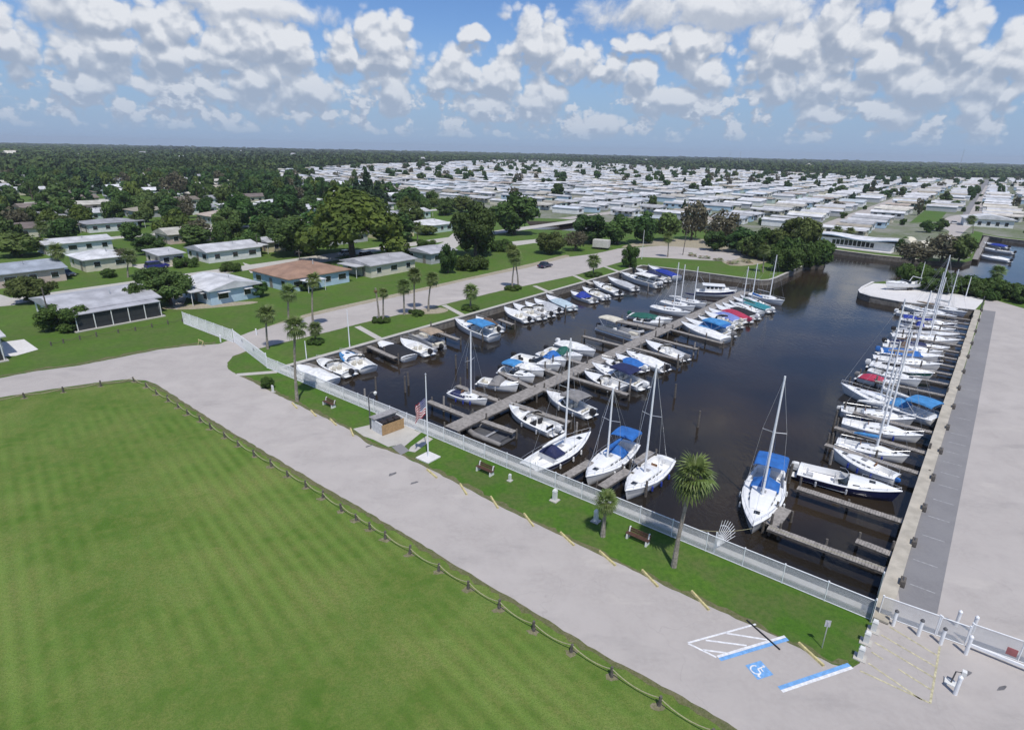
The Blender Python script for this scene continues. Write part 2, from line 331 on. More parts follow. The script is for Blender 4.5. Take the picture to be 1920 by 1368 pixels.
CAN = {'blue': (0.02, 0.13, 0.42), 'navy': (0.012, 0.018, 0.075), 'sky': (0.05, 0.23, 0.5), 'green': (0.01, 0.10, 0.075), 'red': (0.40, 0.03, 0.075), 'tan': (0.36, 0.28, 0.20),
       'grey': (0.22, 0.21, 0.205), 'black': (0.015, 0.015, 0.018), 'white': (0.74, 0.74, 0.73), 'peri': (0.17, 0.22, 0.5), 'teal': (0.02, 0.2, 0.24), 'lgrey': (0.45, 0.46, 0.48),
       'royal': (0.012, 0.035, 0.28), 'cream': (0.62, 0.58, 0.48), 'brown': (0.12, 0.075, 0.05), 'pale': (0.42, 0.52, 0.58)}
def canvas(c): return mat('canvas_'+c, CAN[c], 0.75, var=0.14, scale=1.6, bump=0.25)
def gel(c): return white if c == 'white' else mat('gelcoat_'+c, CAN[c], 0.25, coat=0.3, var=0.06, scale=1.2)
W.cycles.sampling_method = 'MANUAL'; W.cycles.sample_map_resolution = 256

# ================================================================== the setting
SEAOFF = 1.0                                     # the sea wall stands this far beyond the fence
near_l = A0+V*SEAOFF+U*3.6; near_r = A1+V*SEAOFF
def xline(p, d, q, e):                           # where two ground lines cross
    k = d.x*e.y-d.y*e.x; s = ((q.x-p.x)*e.y-(q.y-p.y)*e.x)/k; return p+d*s
RW0, RW1 = G(1652, 1114), G(1829, 582)           # water edge of the right-hand quay
RD = (RW1-RW0).normalized()
near_r = xline(near_r, U, RW0, RD)
LW0, LW1 = G(566, 680), G(1205, 498)             # water edge of the left-hand sea wall
LD = (LW1-LW0).normalized(); near_l = xline(near_r, U, LW0, LD)
far_px = [(1284, 507), (1425, 526), (1443, 525), (1456, 521), (1510, 497)]
water = [near_l, near_r, RW1]+pxs([(1785, 577), (1686, 566), (1632, 556), (1613, 550), (1610, 545), (1616, 539), (1636, 529), (1700, 524), (1800, 534), (1960, 562), (2500, 640),
         (2500, 470), (1960, 456), (1880, 447), (1842, 441), (1822, 488), (1805, 493), (1730, 488), (1640, 479), (1540, 466), (1536, 472), (1550, 486), (1545, 497)])+pxs(far_px[::-1])+[LW1]
canal = pxs([(985, 414), (1095, 417), (1130, 421), (1128, 433), (1085, 433), (1000, 430)])
BIG = 6000
ground = sheet('ground', [(-BIG, -300), (BIG, -300), (BIG, BIG), (-BIG, BIG)], 0.0, M_grass, holes=[water, canal])
wt = sheet('water', [(-450, 5), (900, 5), (900, 420), (-450, 420)], WZ, M_water)
mb = MB()
for lp in (water, canal):
    for i in range(len(lp)):
        a, b2 = lp[i], lp[(i+1) % len(lp)]; mb.add([(a.x, a.y, 0), (b2.x, b2.y, 0), (b2.x, b2.y, -2.4), (a.x, a.y, -2.4)], [(0, 1, 2, 3)])
bank = mb.build('bank', mat('bank_mud', (0.10, 0.085, 0.065), 0.9, var=0.25)); bank['kind'] = 'structure'

road_px = [(-500, 800), (0, 709), (60, 697), (150, 685), (240, 667), (300, 655), (360, 648), (410, 645), (440, 634), (470, 622), (500, 613), (570, 596), (660, 575), (760, 553), (877, 525), (990, 502),
  (1065, 482), (1115, 476), (1160, 466), (1240, 461), (1290, 464), (1340, 468), (1385, 472), (1395, 480), (1370, 490), (1300, 487), (1250, 484), (1202, 482), (1165, 491), (1075, 517), (940, 545), (827, 572), (677, 606),
  (617, 622), (540, 640), (492, 652), (460, 659), (436, 668), (426, 680), (428, 692), (443, 702), (470, 714), (520, 740), (590, 774), (650, 803), (690, 832), (750, 852), (800, 877), (850, 902), (960, 960), (1100, 1028),
  (1200, 1075), (1290, 1118), (1400, 1168), (1500, 1215), (1560, 1245), (1595, 1253), (1612, 1243), (1620, 1215), (1628, 1190), (1645, 1160), (1672, 1120), (1760, 850), (1848, 560), (1822, 556), (1717, 543), (1717, 541), (1823, 554), (1870, 564), (1925, 580), (2600, 740),
  (2600, 2200), (1900, 2200), (1600, 1505), (1383, 1368), (1280, 1305), (1133, 1228), (987, 1138), (820, 1038), (680, 954), (575, 893), (450, 819), (375, 773), (310, 731), (290, 719), (272, 713), (240, 711), (190, 716), (100, 729), (0, 745), (-500, 845)]
road_px = [p for p in road_px if p not in ((1822, 556), (1717, 543), (1717, 541))]
def ragged(pts, step=0.55, amp=0.07, seed=4, far=120):           # broken pavement edges
    r = random.Random(seed); out = []
    for i in range(len(pts)):
        a, b2 = pts[i], pts[(i+1) % len(pts)]; L = (b2-a).length; n = max(1, min(160, int(L/step))) if min(a.length, b2.length) < far else 1; d = (b2-a).normalized(); nn = Vector((-d.y, d.x, 0))
        for k in range(n): out.append(a.lerp(b2, k/n)+(nn*r.uniform(-amp, amp)+d*r.uniform(-.2, .2)*step if k else Vector()))
    return out
sheet('road', ragged(pxs(road_px)), 0.02, M_road)
for nm, pl, wd, sd in (('worn_verge', [(277, 716), (310, 734), (375, 775), (450, 821), (575, 895), (680, 956), (820, 1041), (987, 1141), (1133, 1231), (1280, 1308), (1383, 1371), (1600, 1508)], .55, 5), ('worn_verge', [(443, 700), (470, 711), (520, 737), (590, 771), (650, 800), (690, 829), (750, 849), (850, 899), (960, 957), (1100, 1025), (1200, 1072), (1290, 1115), (1400, 1165), (1500, 1212), (1560, 1242), (1610, 1247)], .5, 6), ('worn_verge', [(0, 706), (60, 694), (150, 682), (240, 664), (300, 652), (360, 645), (410, 642)], .8, 7), ('worn_verge', [(0, 748), (100, 732), (190, 719), (240, 714), (272, 716)], .6, 8)):
    q = pxs(pl); r = random.Random(sd); L_, R__ = [], []
    for i in range(len(q)-1):
        d = (q[i+1]-q[i]); n_ = max(2, int(d.length/.45)); nn = Vector((-d.y, d.x, 0)).normalized()
        for k in range(n_): p = q[i].lerp(q[i+1], k/n_); L_.append(p+nn*wd*r.uniform(.1, .95)); R__.append(p-nn*wd*r.uniform(.1, .95))
    mb = MB(); mb.loft([[(a.x, a.y, .0145), (b2.x, b2.y, .0145)] for a, b2 in zip(R__, L_)]); o = mb.build(nm, M_dry); o['kind'] = 'structure'
sheet('lawn', pxs([(1420, 1400), (1383, 1375), (1280, 1311), (1133, 1234), (987, 1144), (820, 1044), (680, 960), (575, 899), (450, 825), (375, 779), (310, 738), (288, 725), (268, 719), (240, 717), (190, 722), (100, 735), (0, 751), (-600, 870), (-1500, 2300), (1700, 2300)]), 0.01, M_lawn)
sheet('verge', [A0+U*1, near_l-V*0.3+U*0.6]+[near_r-V*0.3-U*0.5]+pxs([(1625, 1172), (1616, 1235), (1595, 1250), (1560, 1242), (1500, 1212), (1400, 1165), (1290, 1115), (1100, 1025), (960, 957), (850, 899), (750, 849), (690, 829), (650, 800), (590, 771), (520, 737), (470, 711), (443, 699), (430, 690), (436, 671), (462, 662)]), 0.008, M_verge)
sheet('asphalt_strip', pxs([(1682, 1092), (1687, 1130), (1757, 1152), (1790, 985), (1830, 780), (1867, 584), (1843, 581), (1775, 795)]), 0.024, M_asph)
# peninsula of pale concrete
sheet('peninsula_pavement', pxs([(1847, 561), (1829, 580), (1785, 575), (1686, 564), (1634, 554), (1616, 548), (1613, 545), (1618, 540), (1638, 531), (1700, 535), (1720, 541), (1823, 556)]), 0.03, M_wconc)
sheet('park_pavement', pxs([(640, 372), (520, 340), (515, 318), (700, 309), (985, 298), (1250, 313), (1560, 328), (1720, 335), (1900, 335), (2400, 340), (2400, 460), (1960, 452), (1880, 444), (1842, 438), (1818, 484), (1800, 488), (1735, 483), (1640, 474), (1540, 460), (1400, 438), (1130, 416), (1090, 412), (985, 408), (900, 392), (780, 386)]), 0.014, M_park)
sheet('park_green', pxs([(1705, 418), (1748, 383), (1790, 378), (1772, 402), (1760, 416)]), 0.026, M_verge)
sheet('park_green', pxs([(1812, 448), (1826, 433), (1843, 436), (1832, 458)]), 0.026, M_verge)
sheet('cul_de_sac', pxs(smooth_px([(1762, 424), (1775, 408), (1800, 403), (1830, 402), (1835, 416), (1815, 428), (1790, 450), (1770, 450), (1780, 434)], 3)), 0.027, M_road)
sheet('park_street', pxs([(1538, 446), (1720, 352), (1740, 352), (1575, 448)]), 0.022, M_road)
sheet('park_street', pxs([(1815, 405), (1848, 348), (1868, 348), (1850, 405)]), 0.022, M_road)
sheet('suburb_street', pxs([(790, 470), (830, 455), (858, 430), (830, 420), (880, 418), (880, 445), (850, 468), (800, 485)]), 0.018, M_conc)
for k, pl in enumerate([[(455, 492), (480, 500), (560, 492), (620, 482), (640, 486), (560, 500), (470, 512)], [(240, 497), (330, 490), (345, 497), (270, 506)], [(0, 552), (32, 562), (28, 572), (-60, 580), (-60, 556)], [(300, 545), (345, 520), (360, 530), (345, 570), (330, 580)],
        [(150, 395), (185, 398), (180, 410), (120, 412), (115, 404)], [(940, 455), (1010, 448), (1090, 452), (1090, 458), (1000, 456), (945, 464)], [(-40, 648), (0, 642), (45, 636), (72, 655), (30, 667), (-40, 672)]]):
    sheet('driveway', pxs(pl), 0.016+0.001*k, M_conc if k != 6 else M_wconc)
for k, pl in enumerate([[(500, 640), (560, 618), (640, 600), (760, 577), (760, 572), (640, 590), (560, 607), (480, 628)], [(460, 628), (570, 590), (700, 560), (880, 520), (1000, 493), (1060, 478), (1060, 486), (990, 505), (877, 529), (760, 557), (660, 579), (570, 601)],
        [(690, 600), (740, 590), (820, 588), (840, 580), (800, 575), (735, 582), (670, 600)], [(940, 545), (985, 535), (975, 529), (930, 538)], [(1200, 464), (1280, 458), (1360, 462), (1440, 480), (1430, 494), (1370, 498), (1330, 480), (1220, 472)], [(300, 578), (345, 572), (470, 565), (470, 570), (360, 580)], [(1165, 464), (1210, 452), (1290, 448), (1370, 452), (1420, 462), (1440, 478), (1400, 482), (1340, 468), (1240, 460)]]):
    sheet('sand_verge', pxs(smooth_px(pl, 3)), 0.011+0.001*k if k != 1 else 0.015, M_sand)
# short concrete walks from the road to the left quay, and paving round the bin store
for k, (a, b2) in enumerate([((670, 612), (715, 637)), ((832, 572), (870, 592)), ((1002, 536), (1035, 550)), ((1077, 517), (1110, 532)), ((1134, 500), (1168, 512))]):
    p, q = G(*a), G(*b2); n = Vector((-(q-p).y, (q-p).x, 0)).normalized()*0.55
    sheet('footpath', [p-n, q-n, q+n, p+n], 0.03, M_conc)
p, q = G(443, 703), G(520, 697); n = Vector((-(q-p).y, (q-p).x, 0)).normalized()*0.5
sheet('footpath', [p-n, q-n, q+n, p+n], 0.03, M_conc)
sheet('bin_store_apron', pxs([(662, 804), (700, 795), (706, 772), (730, 770), (768, 786), (783, 800), (772, 812), (744, 834), (728, 838), (700, 824), (682, 818)]), 0.034, M_conc)
sheet('footpath', pxs([(738, 832), (776, 806), (790, 811), (752, 842)]), 0.037, M_conc)
sheet('footpath', pxs([(734, 838), (752, 832), (768, 845), (752, 853)]), 0.040, M_asph)
sheet('footpath', pxs([(770, 838), (800, 817), (812, 823), (778, 848), (765, 846)]), 0.036, M_conc)
for c in [(735, 889, 12, 3.2), (776, 905, 10, 3.0), (692, 836, 9, 2), (1880, 1290, 13, 5), (1812, 1263, 12, 6)]:
    pl = [(c[0]+c[2]*math.cos(a*0.7)*random.uniform(.5, 1.1), c[1]+c[3]*math.sin(a*0.7)*random.uniform(.4, 1.1)-c[2]*0.35*math.cos(a*0.7)*0.7) for a in range(9)]
    sheet('tar_patch', pxs(pl), 0.026, mat('tar', (0.15, 0.145, 0.15), 0.8, var=0.2))

# ---- painted markings
M_fp = mat('faded_road_paint', (0.36, 0.36, 0.36), 0.8, var=0.2, scale=4); M_wp = mat('white_road_paint', (0.72, 0.72, 0.73), 0.7, var=0.12, scale=4); M_bp = mat('blue_road_paint', (0.16, 0.36, 0.66), 0.7, var=0.12, scale=4); M_yp = mat('yellow_road_paint', (0.53, 0.485, 0.31), 0.7, var=0.22, scale=4)
def line_px(name, a, b2, w, m, z=0.028, label=None):
    p, q = G(*a), G(*b2); n = Vector((-(q-p).y, (q-p).x, 0)).normalized()*w/2
    return sheet(name, [p-n, q-n, q+n, p+n], z, m)
for a, b2 in [((1290, 1205), (1417, 1170)), ((1290, 1206), (1343, 1232)), ((1362, 1187), (1438, 1199)), ((1323, 1200), (1400, 1210)), ((1318, 1218), (1362, 1224))]:
    line_px('parking_line', a, b2, 0.13, M_wp, 0.028)
for k, (a, b2) in enumerate([((1345, 1231), (1472, 1193)), ((1466, 1296), (1598, 1251))]):
    p, q = G(*a), G(*b2); n = Vector((-(q-p).y, (q-p).x, 0)).normalized()
    s = 1 if k else -1
    sheet('parking_line', [p-n*0.09, q-n*0.09, q+n*0.09, p+n*0.09], 0.032, M_wp)
    sheet('parking_line', [p+n*s*0.1, q+n*s*0.1, q+n*s*0.34, p+n*s*0.34], 0.030, M_bp)
for a, b2 in [((1762, 1212), (1744, 1318)), ((1744, 1318), (1612, 1257)), ((1668, 1175), (1756, 1228)), ((1652, 1190), (1753, 1249)), ((1640, 1204), (1750, 1270)), ((1634, 1222), (1656, 1236)), ((1684, 1254), (1746, 1293)), ((1628, 1243), (1728, 1312))]:
    line_px('hatch_line', a, b2, 0.11, M_yp, 0.028)
for k in range(14):
    f = k/13; y = 1103-(1103-600)*(1-(1-f)**1.7) if False else None
for (x, y) in [(1729, 1103), (1735, 1056), (1750, 1009), (1760, 973), (1769, 941), (1777, 913), (1782, 890), (1786, 869), (1790, 850), (1794, 832), (1798, 815), (1805, 785), (1811, 757), (1817, 731), (1822, 707)]:
    p = G(x, y); sheet('parking_line', [p-U*0.75-V*.05, p+U*0.75-V*.05, p+U*0.75+V*.05, p-U*0.75+V*.05], 0.029, M_fp)
# wheelchair symbol
sy0 = G(1423, 1256); ex = (G(1472, 1193)-G(1345, 1231)).normalized(); ey = Vector((-ex.y, ex.x, 0))
sym = tag(obj('wheelchair_symbol', None), 'white wheelchair user on blue square painted on the parking bay', 'road symbol'); sym.location = (sy0.x, sy0.y, 0.030); sym.scale = (.82, .82, 1); sym.rotation_euler = (0, 0, math.atan2(ex.y, ex.x)-math.pi/2)
mb = MB(); mb.add([(-.64, -.66, 0), (.64, -.66, 0), (.64, .7, 0), (-.64, .7, 0)], [(0, 1, 2, 3)]); mb.build('blue_square', M_bp, sym)
def stroke(mb, pts, w, z=0.004):
    for i in range(len(pts)-1):
        a = Vector((*pts[i], 0)); c = Vector((*pts[i+1], 0)); d = (c-a).normalized(); n = Vector((-d.y, d.x, 0))*w/2; a = a-d*w*.3; c = c+d*w*.3; z += 0.0004
        mb.add([(a-n)+Vector((0, 0, z)), (c-n)+Vector((0, 0, z)), (c+n)+Vector((0, 0, z)), (a+n)+Vector((0, 0, z))], [(0, 1, 2, 3)])
mb = MB(); stroke(mb, [(-.08+.36*math.cos(R_(a)), -.2+.36*math.sin(R_(a))) for a in range(140, 375, 18)], 0.1); mb.build('wheel_mark', M_wp, sym)
mb = MB(); stroke(mb, [(-.12, .38), (-.08, -.02), (.22, -.06), (.4, -.42), (.52, -.36)], 0.11, 0.010); stroke(mb, [(-.1, .2), (.18, .18)], 0.09, 0.013)
mb.add([(-.14+.1*math.cos(k*.785), .53+.1*math.sin(k*.785), 0.012) for k in range(8)], [tuple(range(8))]); mb.build('figure_mark', M_wp, sym)

# ---- sea walls with their caps
def wall_strip(name, pts, label, inner=0.12, width=0.75, top=0.14, m=M_conc, side=1, cat='sea wall'):
    pts = [Vector((p[0], p[1], 0)) for p in pts]; offs = []
    for i, p in enumerate(pts):
        d = (pts[min(i+1, len(pts)-1)]-pts[max(i-1, 0)]).normalized(); offs.append(Vector((-d.y, d.x, 0))*side)
    root = thing(name, label, cat, pts[0])
    def strip(nm, o0, o1, z0, z1, mm):
        rows = []
        for p, o in zip(pts, offs):
            a = p+o*o0-pts[0]; c = p+o*o1-pts[0]; rows.append([(a.x, a.y, z0), (a.x, a.y, z1), (c.x, c.y, z1), (c.x, c.y, z0)])
        return MB().loft(rows, True, True, True).build(nm, mm, root)
    strip('wall_face', -inner+0.05, width-0.2, -2.2, top-0.12, mat('stained_concrete', (0.20, 0.18, 0.155), 0.9, var=0.25, scale=1.5)); strip('cap', -inner-0.03, width-0.12, top-0.118, top, m)
    return root
wall_strip('sea_wall', [near_r+U*0.6, near_l], 'grey concrete sea wall running behind the long white chain-link fence', side=1, width=0.55)
wall_strip('sea_wall', [RW1, near_r-V*0.8], 'straight beige quay wall along the asphalt strip with dark cleats', side=1, width=0.95, top=0.2, m=mat('beige_concrete', (0.44, 0.40, 0.33), 0.85, var=0.12, scale=0.8))
wall_strip('sea_wall', [near_l, LW1], 'grey concrete sea wall beside the grass and palms, powerboats nosed against it', side=1, width=0.7)
wall_strip('sea_wall', [LW1]+pxs(far_px), 'sea wall at the head of the basin bending round to the mangroves', side=1, width=0.6)
wall_strip('sea_wall', pxs([(1636, 529), (1616, 539), (1610, 545), (1613, 550), (1632, 556), (1686, 566), (1785, 577)])+[RW1], 'rounded pale concrete wall edging the bare peninsula', side=1, width=0.5, top=0.2, m=M_wconc)
wall_strip('sea_wall', pxs([(1540, 466), (1640, 479), (1730, 488)]), 'low beige sea wall below the house with many windows', side=1, width=1.2, m=mat('beige_concrete', (0.44, 0.40, 0.33)), top=0.2)
wall_strip('sea_wall', pxs([(1842, 441), (1880, 447), (1960, 456)]), 'beige sea wall along the canal at the far right edge', side=1, width=1.0, m=mat('beige_concrete', (0.44, 0.40, 0.33)))
for k in range(15):                                # cleat blocks along the right quay
    p = near_r+RD*(4.2+k*5.7*(1+0.03*k)); 
    if (p-near_r).length > (RW1-near_r).length: break
    o = thing('mooring_block', 'dark timber mooring block on the right-hand quay cap', 'mooring block', (p.x+U.x*.95, p.y+U.y*.95, 0.0), VA, 'mooring blocks on the quay')
    MB().box((0, 0, .28), (.75, .34, .5), bev=.04).build('block', wood2, o); MB().tube([(-.18, 0, .56), (.18, 0, .56)], .04).tube([(0, 0, .5), (0, 0, .58)], .05).build('cleat', darkgrey, o)

# ---- chain-link fences
_pan = {}
def panel_mesh(L, H, pitch=0.075, r=0.0088):
    key = (round(L, 2), H)
    if key in _pan: return _pan[key]
    v = []; f = []
    def wire(a, c):
        d = (c-a).normalized(); n = np.array([-d[1], d[0]])*r if False else None
    n = int((L+H)/pitch)
    for sgn in (1, -1):
        for i in range(n):
            x0 = i*pitch-H; a = [x0, 0.0]; c = [x0+H, H]
            if a[0] < 0: a = [0, -x0]
            if c[0] > L: c = [L, L-x0]
            if c[1] <= a[1]: continue
            if sgn < 0: a[0] = L-a[0]; c[0] = L-c[0]
            o = len(v)
            for p in (a, c):
                for (dx, dy) in ((r*1.4, 0), (-r*.7, r), (-r*.7, -r)): v.append((p[0]+dx, dy+sgn*0.004, p[1]))
            for k in range(3): j = (k+1) % 3; f.append((o+k, o+j, o+3+j, o+3+k))
    me = mesh_np('wire_mesh', np.array(v), np.array(f), [mat('galvanised_wire', (0.66, 0.68, 0.70), 0.5, metal=0.2, var=0.05)]); _pan[key] = me; return me
def fence(p, q, H, label, bay=2.75, name='chain_link_fence', cat='fence', dense=False):
    d = q-p; L = d.length; n = max(1, round(L/bay)); bl = L/n
    root = thing(name, label, cat, p, math.atan2(d.y, d.x))
    post = MB().tube([(0, 0, -.3), (0, 0, H+.06)], .042, 6).box((0, 0, H+.075), (.1, .1, .03))
    pm = None; me = panel_mesh(bl-.1, H-.1)
    for i in range(n+1):
        if pm is None: o = post.build('post', fencew, root); pm = o.data
        else: o = obj('post', pm, root)
        o.location = (i*bl, 0, 0)
        if i < n: w = obj('wire_mesh', me, root); w.location = (i*bl+.05, 0, .05); w['kind'] = 'stuff'
    MB().tube([(0, 0.0, H), (L, 0.0, H)], .036, 6).build('top_rail', fencew, root)
    MB().tube([(0, 0.0, .06), (L, 0.0, .06)], .034, 6).build('bottom_rail', fencew, root)
    return root
G0, G1 = G(345, 607), G(437, 642)
fence(A0+U*0.0, A1, 1.55, 'long white chain-link fence between the marina and the verge', 2.75)
fence(G0, G1, 2.0, 'white chain-link fence from the gate up across the lawn', 2.6)
fence(G(1647, 1152), G(1752, 1190), 1.5, 'short white chain-link fence behind the bollards at the quay end', 2.4)
fence(G(1812, 1205), G(2010, 1276), 1.5, 'white chain-link fence running off the right edge beside the lot', 2.6)
def picket_gate(p, q, H, label, step=0.16, name='sliding_gate'):
    d = q-p; L = d.length; root = thing(name, label, 'gate', p, math.atan2(d.y, d.x))
    pk = None; n = int(L/step)
    for i in range(n+1):
        if pk is None: o = MB().box((0, 0, H/2+.05), (.035, .03, H)).build('picket', fencew, root); pk = o.data
        else: o = obj('picket', pk, root)
        o.location = (i*L/n, 0, 0)
    for z in (.12, H*.5, H): MB().box((L/2, 0.045, z), (L, .05, .09)).build('rail', fencew, root)
    for x in (0, L): MB().tube([(x, .0, -.2), (x, .0, H+.25)], .07, 8).build('post', fencew, root)
    for x in (L*.3, L*.65): MB().box((x, -.04, H*.75), (.5, .02, .35)).build('notice_plate', alu, root)
    return root
picket_gate(G1+Vector((.2, 0, 0)), A0-U*0.1, 1.9, 'white picket sliding gate across the marina road')
fence(G(1755, 1191), G(1808, 1210), 1.45, 'narrow white wire gate by the bollards at the lot entrance', 2.6, 'wire_gate', 'gate')
# fan-shaped guards that stop people climbing round the fence ends
def fan_guard(p, ang, R, a0, a1, label, m, n=9):
    root = thing('fence_fan_guard', label, 'fence guard', p, ang)
    for k in range(n):
        a = R_(a0+(a1-a0)*k/(n-1)); MB().tube([(.15*math.cos(a), 0, .5+.15*math.sin(a)), (R*math.cos(a), 0, .5+R*math.sin(a))], [.03, .016], 4).build('spike', m, root)
    for rr in (R*.45, R*.8): MB().tube([(rr*math.cos(R_(a0+(a1-a0)*k/12)), .03, .5+rr*math.sin(R_(a0+(a1-a0)*k/12))) for k in range(13)], .022, 4).build('hoop', m, root)
    MB().tube([(0, 0, 0), (0, 0, 1.9)], .05, 6).build('post', m, root)
    return root
fan_guard(G(1338, 1037), VA-.35, 2.3, 5, 80, 'white fan of spikes standing out of the fence by the tall palm', fencew, 9)
o = thing('end_screen', 'tall dark green screen at the fence corner by the quay', 'screen', G(1632, 1166), VA)
MB().box((1.6, 0, .9), (3.3, .05, 1.75)).build('panel', mat('green_screen', (0.05, 0.075, 0.065), 0.7, var=0.15), o)
for x in (0, 3.25): MB().tube([(x, 0, 0), (x, 0, 1.9)], .05, 6).build('post', fencew, o)

# ---- rope fence round the lawn
posts_px = [(46, 746), (119, 735), (189, 724), (251, 715), (275, 726), (294, 740), (315, 752), (334, 764), (352, 777), (376, 790), (396, 804), (422, 820), (447, 836), (477, 855), (509, 874), (540, 893), (574, 913), (605, 933), (641, 958), (668, 975), (694, 992), (722, 1010), (768, 1038), (823, 1070), (878, 1103), (936, 1140), (1001, 1182), (1071, 1222), (1147, 1268), (1235, 1322), (1335, 1384), (1450, 1455)]
M_soil = ground_mat('trampled_soil', [(0.20, 0.18, 0.115), (0.27, 0.235, 0.165, 0.8), (0.11, 0.12, 0.045, 0.8)], [0.8, 4.0], fine=0.4)
M_rope = mat('tan_rope', (0.36, 0.34, 0.20), 0.9, var=0.15, scale=12)
pp = [G(-30, 758)]+pxs(posts_px); pdata = []
for k in range(4):
    mb = MB(); h = .62+.05*k; mb.tube([(0, 0, -.1), (.01*k, .02, h*.5), (.02, 0.01*k, h)], [.115, .1, .085], 7); o = mb.build('rope_post', wood2, smooth=False); pdata.append(o.data); bpy.data.objects.remove(o)
for i, p in enumerate(pp):
    if i == 0: continue
    o = obj('rope_post', pdata[i % 4]); o.location = p; o.rotation_euler = (random.uniform(-.06, .06), random.uniform(-.06, .06), random.random()*6)
    tag(o, 'short dark wooden post carrying the sagging rope round the lawn', 'post', 'rope fence posts')
    n = 11; pl = [(p.x+math.cos(2*math.pi*k/n)*random.uniform(.22, .6), p.y-.1+math.sin(2*math.pi*k/n)*random.uniform(.16, .42)) for k in range(n)]
    sheet('soil_patch', pl, 0.0165, M_soil)
    a = pp[i-1]+Vector((0, 0, .57)); c = p+Vector((0, 0, .57)); sag = .32*min(1, (c-a).length/3)
    tag(MB().tube([a.lerp(c, t/8)-Vector((0, 0, sag*4*(t/8)*(1-t/8))) for t in range(9)], .03, 5).build('rope', M_rope), 'tan rope sagging between the short posts of the lawn fence', 'rope', 'ropes of the lawn fence')
bp = pxs([(96, 648), (119, 643), (150, 637), (181, 631), (222, 624), (254, 620), (285, 614), (315, 608), (342, 603)])
for i, p in enumerate(bp):
    o = obj('rope_post', pdata[i % 4]); o.location = p; tag(o, 'small dark post of the low rope fence below the grey-roofed house', 'post', 'posts of the rope fence by the houses')
    if i:
        a = bp[i-1]+Vector((0, 0, .5)); c = p+Vector((0, 0, .5))
        tag(MB().tube([a.lerp(c, t/6)-Vector((0, 0, .9*(t/6)*(1-t/6))) for t in range(7)], .03, 4).build('rope', mat('dark_rope', (.1, .09, .06), .9)), 'dark rope of the low fence below the grey-roofed house', 'rope', 'ropes by the houses')

# ---- wheel stops
M_stop = mat('yellow_wheel_stop', (0.58, 0.50, 0.24), 0.8, var=0.18, scale=6)
stops = [((1125, 1035), (1153, 1060)), ((1207, 1073), (1230, 1097)), ((1300, 1113), (1325, 1140)), ((1052, 1000), (1075, 1022)), ((985, 967), (998, 984)), ((921, 933), (933, 952)), ((864, 910), (874, 926)), ((800, 880), (820, 897)), ((1497, 1206), (1544, 1249)), ((658, 806), (662, 816)), ((620, 787), (630, 797)), ((584, 771), (592, 780)), ((549, 757), (556, 765))]
for i, (a, b2) in enumerate(stops):
    p, q = G(*a), G(*b2); d = q-p; mid = (p+q)/2; L = 1.83 if i != 8 else d.length
    mb = MB(); mb.loft([[(x, -.09, 0), (x, -.06, .13), (x, .06, .13), (x, .09, 0)] for x in (-L/2, -L/2+.06, L/2-.06, L/2)], True, True, True)
    o = mb.build('wheel_stop', M_stop); o.location = (mid.x, mid.y, 0.022); o.rotation_euler = (0, 0, math.atan2(d.y, d.x))
    tag(o, ['yellow concrete wheel stop at the road edge near the small palm', 'yellow wheel stop beside the road below the tall palm', 'yellow wheel stop nearest the white hatched access bay', 'yellow wheel stop by the verge, next after the middle bench', 'faded yellow wheel stop just past the bench', 'faded yellow wheel stop between the bench and flagpole side of the road', 'small faded wheel stop below the middle bench', 'worn wheel stop at the road edge below the flagpole', 'long yellow wheel stop heading the wheelchair bay', 'pale wheel stop beside the bin store paving', 'pale wheel stop below the far bench', 'pale wheel stop left of the far bench', 'pale wheel stop by the young shrub and palm'][i], 'wheel stop')
o = tag(MB().tube([(0, 0, .06), (2.6, 0, .06)], .05, 5).build('iron_bar', black), 'thin black bar lying across the hatched bay by the verge', 'bar'); o.location = G(1400, 1163); o.rotation_euler = (0, 0, math.atan2(*( (G(1437, 1196)-G(1400, 1163)).yx )))

# ---- bin store, benches, pedestals, bollards, lamps, flag
hc = G(731, 806); BR = VA-R_(6); root = thing('bin_store', 'small white bin store with grey roof and tan cedar front', 'bin store', hc, BR)
M_hut = mat('white_render', (0.60, 0.60, 0.60), 0.8, var=0.1)
MB().box((0, 1.25, .7), (2.7, .12, 1.4)).build('back_wall', M_hut, root)
for x in (-1.3, 1.3): MB().box((x, .3, .65), (.12, 1.78, 1.3)).build('side_wall', M_hut, root)
MB().box((0, 1.05, 1.47), (2.9, 1.0, .08)).build('roof', mat('grey_roofing', (0.30, 0.29, 0.29), 0.85, var=0.15), root)
for i in range(13): MB().box((-1.26+i*.21, -.66, .62), (.195, .05, 1.12)).build('plank', tanwood, root)
for x in (-1.33, 1.33): MB().box((x, -.42, .62), (.05, .5, 1.1)).build('side_plank', tanwood, root)
MB().box((0, -.615, .35), (2.6, .04, .1)).build('gate_rail', tanwood, root); MB().box((0, -.615, .95), (2.6, .04, .1)).build('gate_rail', tanwood, root)
Rm = Matrix.Rotation(BR, 4, 'Z')
for i, x in enumerate((-.8, .0, .8)):
    p = Rm @ Vector((x, -.1, 0))+hc; o = thing('wheelie_bin', ['left-hand', 'middle', 'right-hand'][i]+' black bin behind the cedar front of the bin store', 'bin', p, BR)
    MB().box((0, 0, .66), (.6, .62, 1.15), taper=1.1, bev=.05).build('body', black, o); MB().box((0, 0, 1.32), (.68, .72, .16), taper=.75, bev=.04).build('lid', mat('brown_lid', (.03, .02, .016), .5), o)
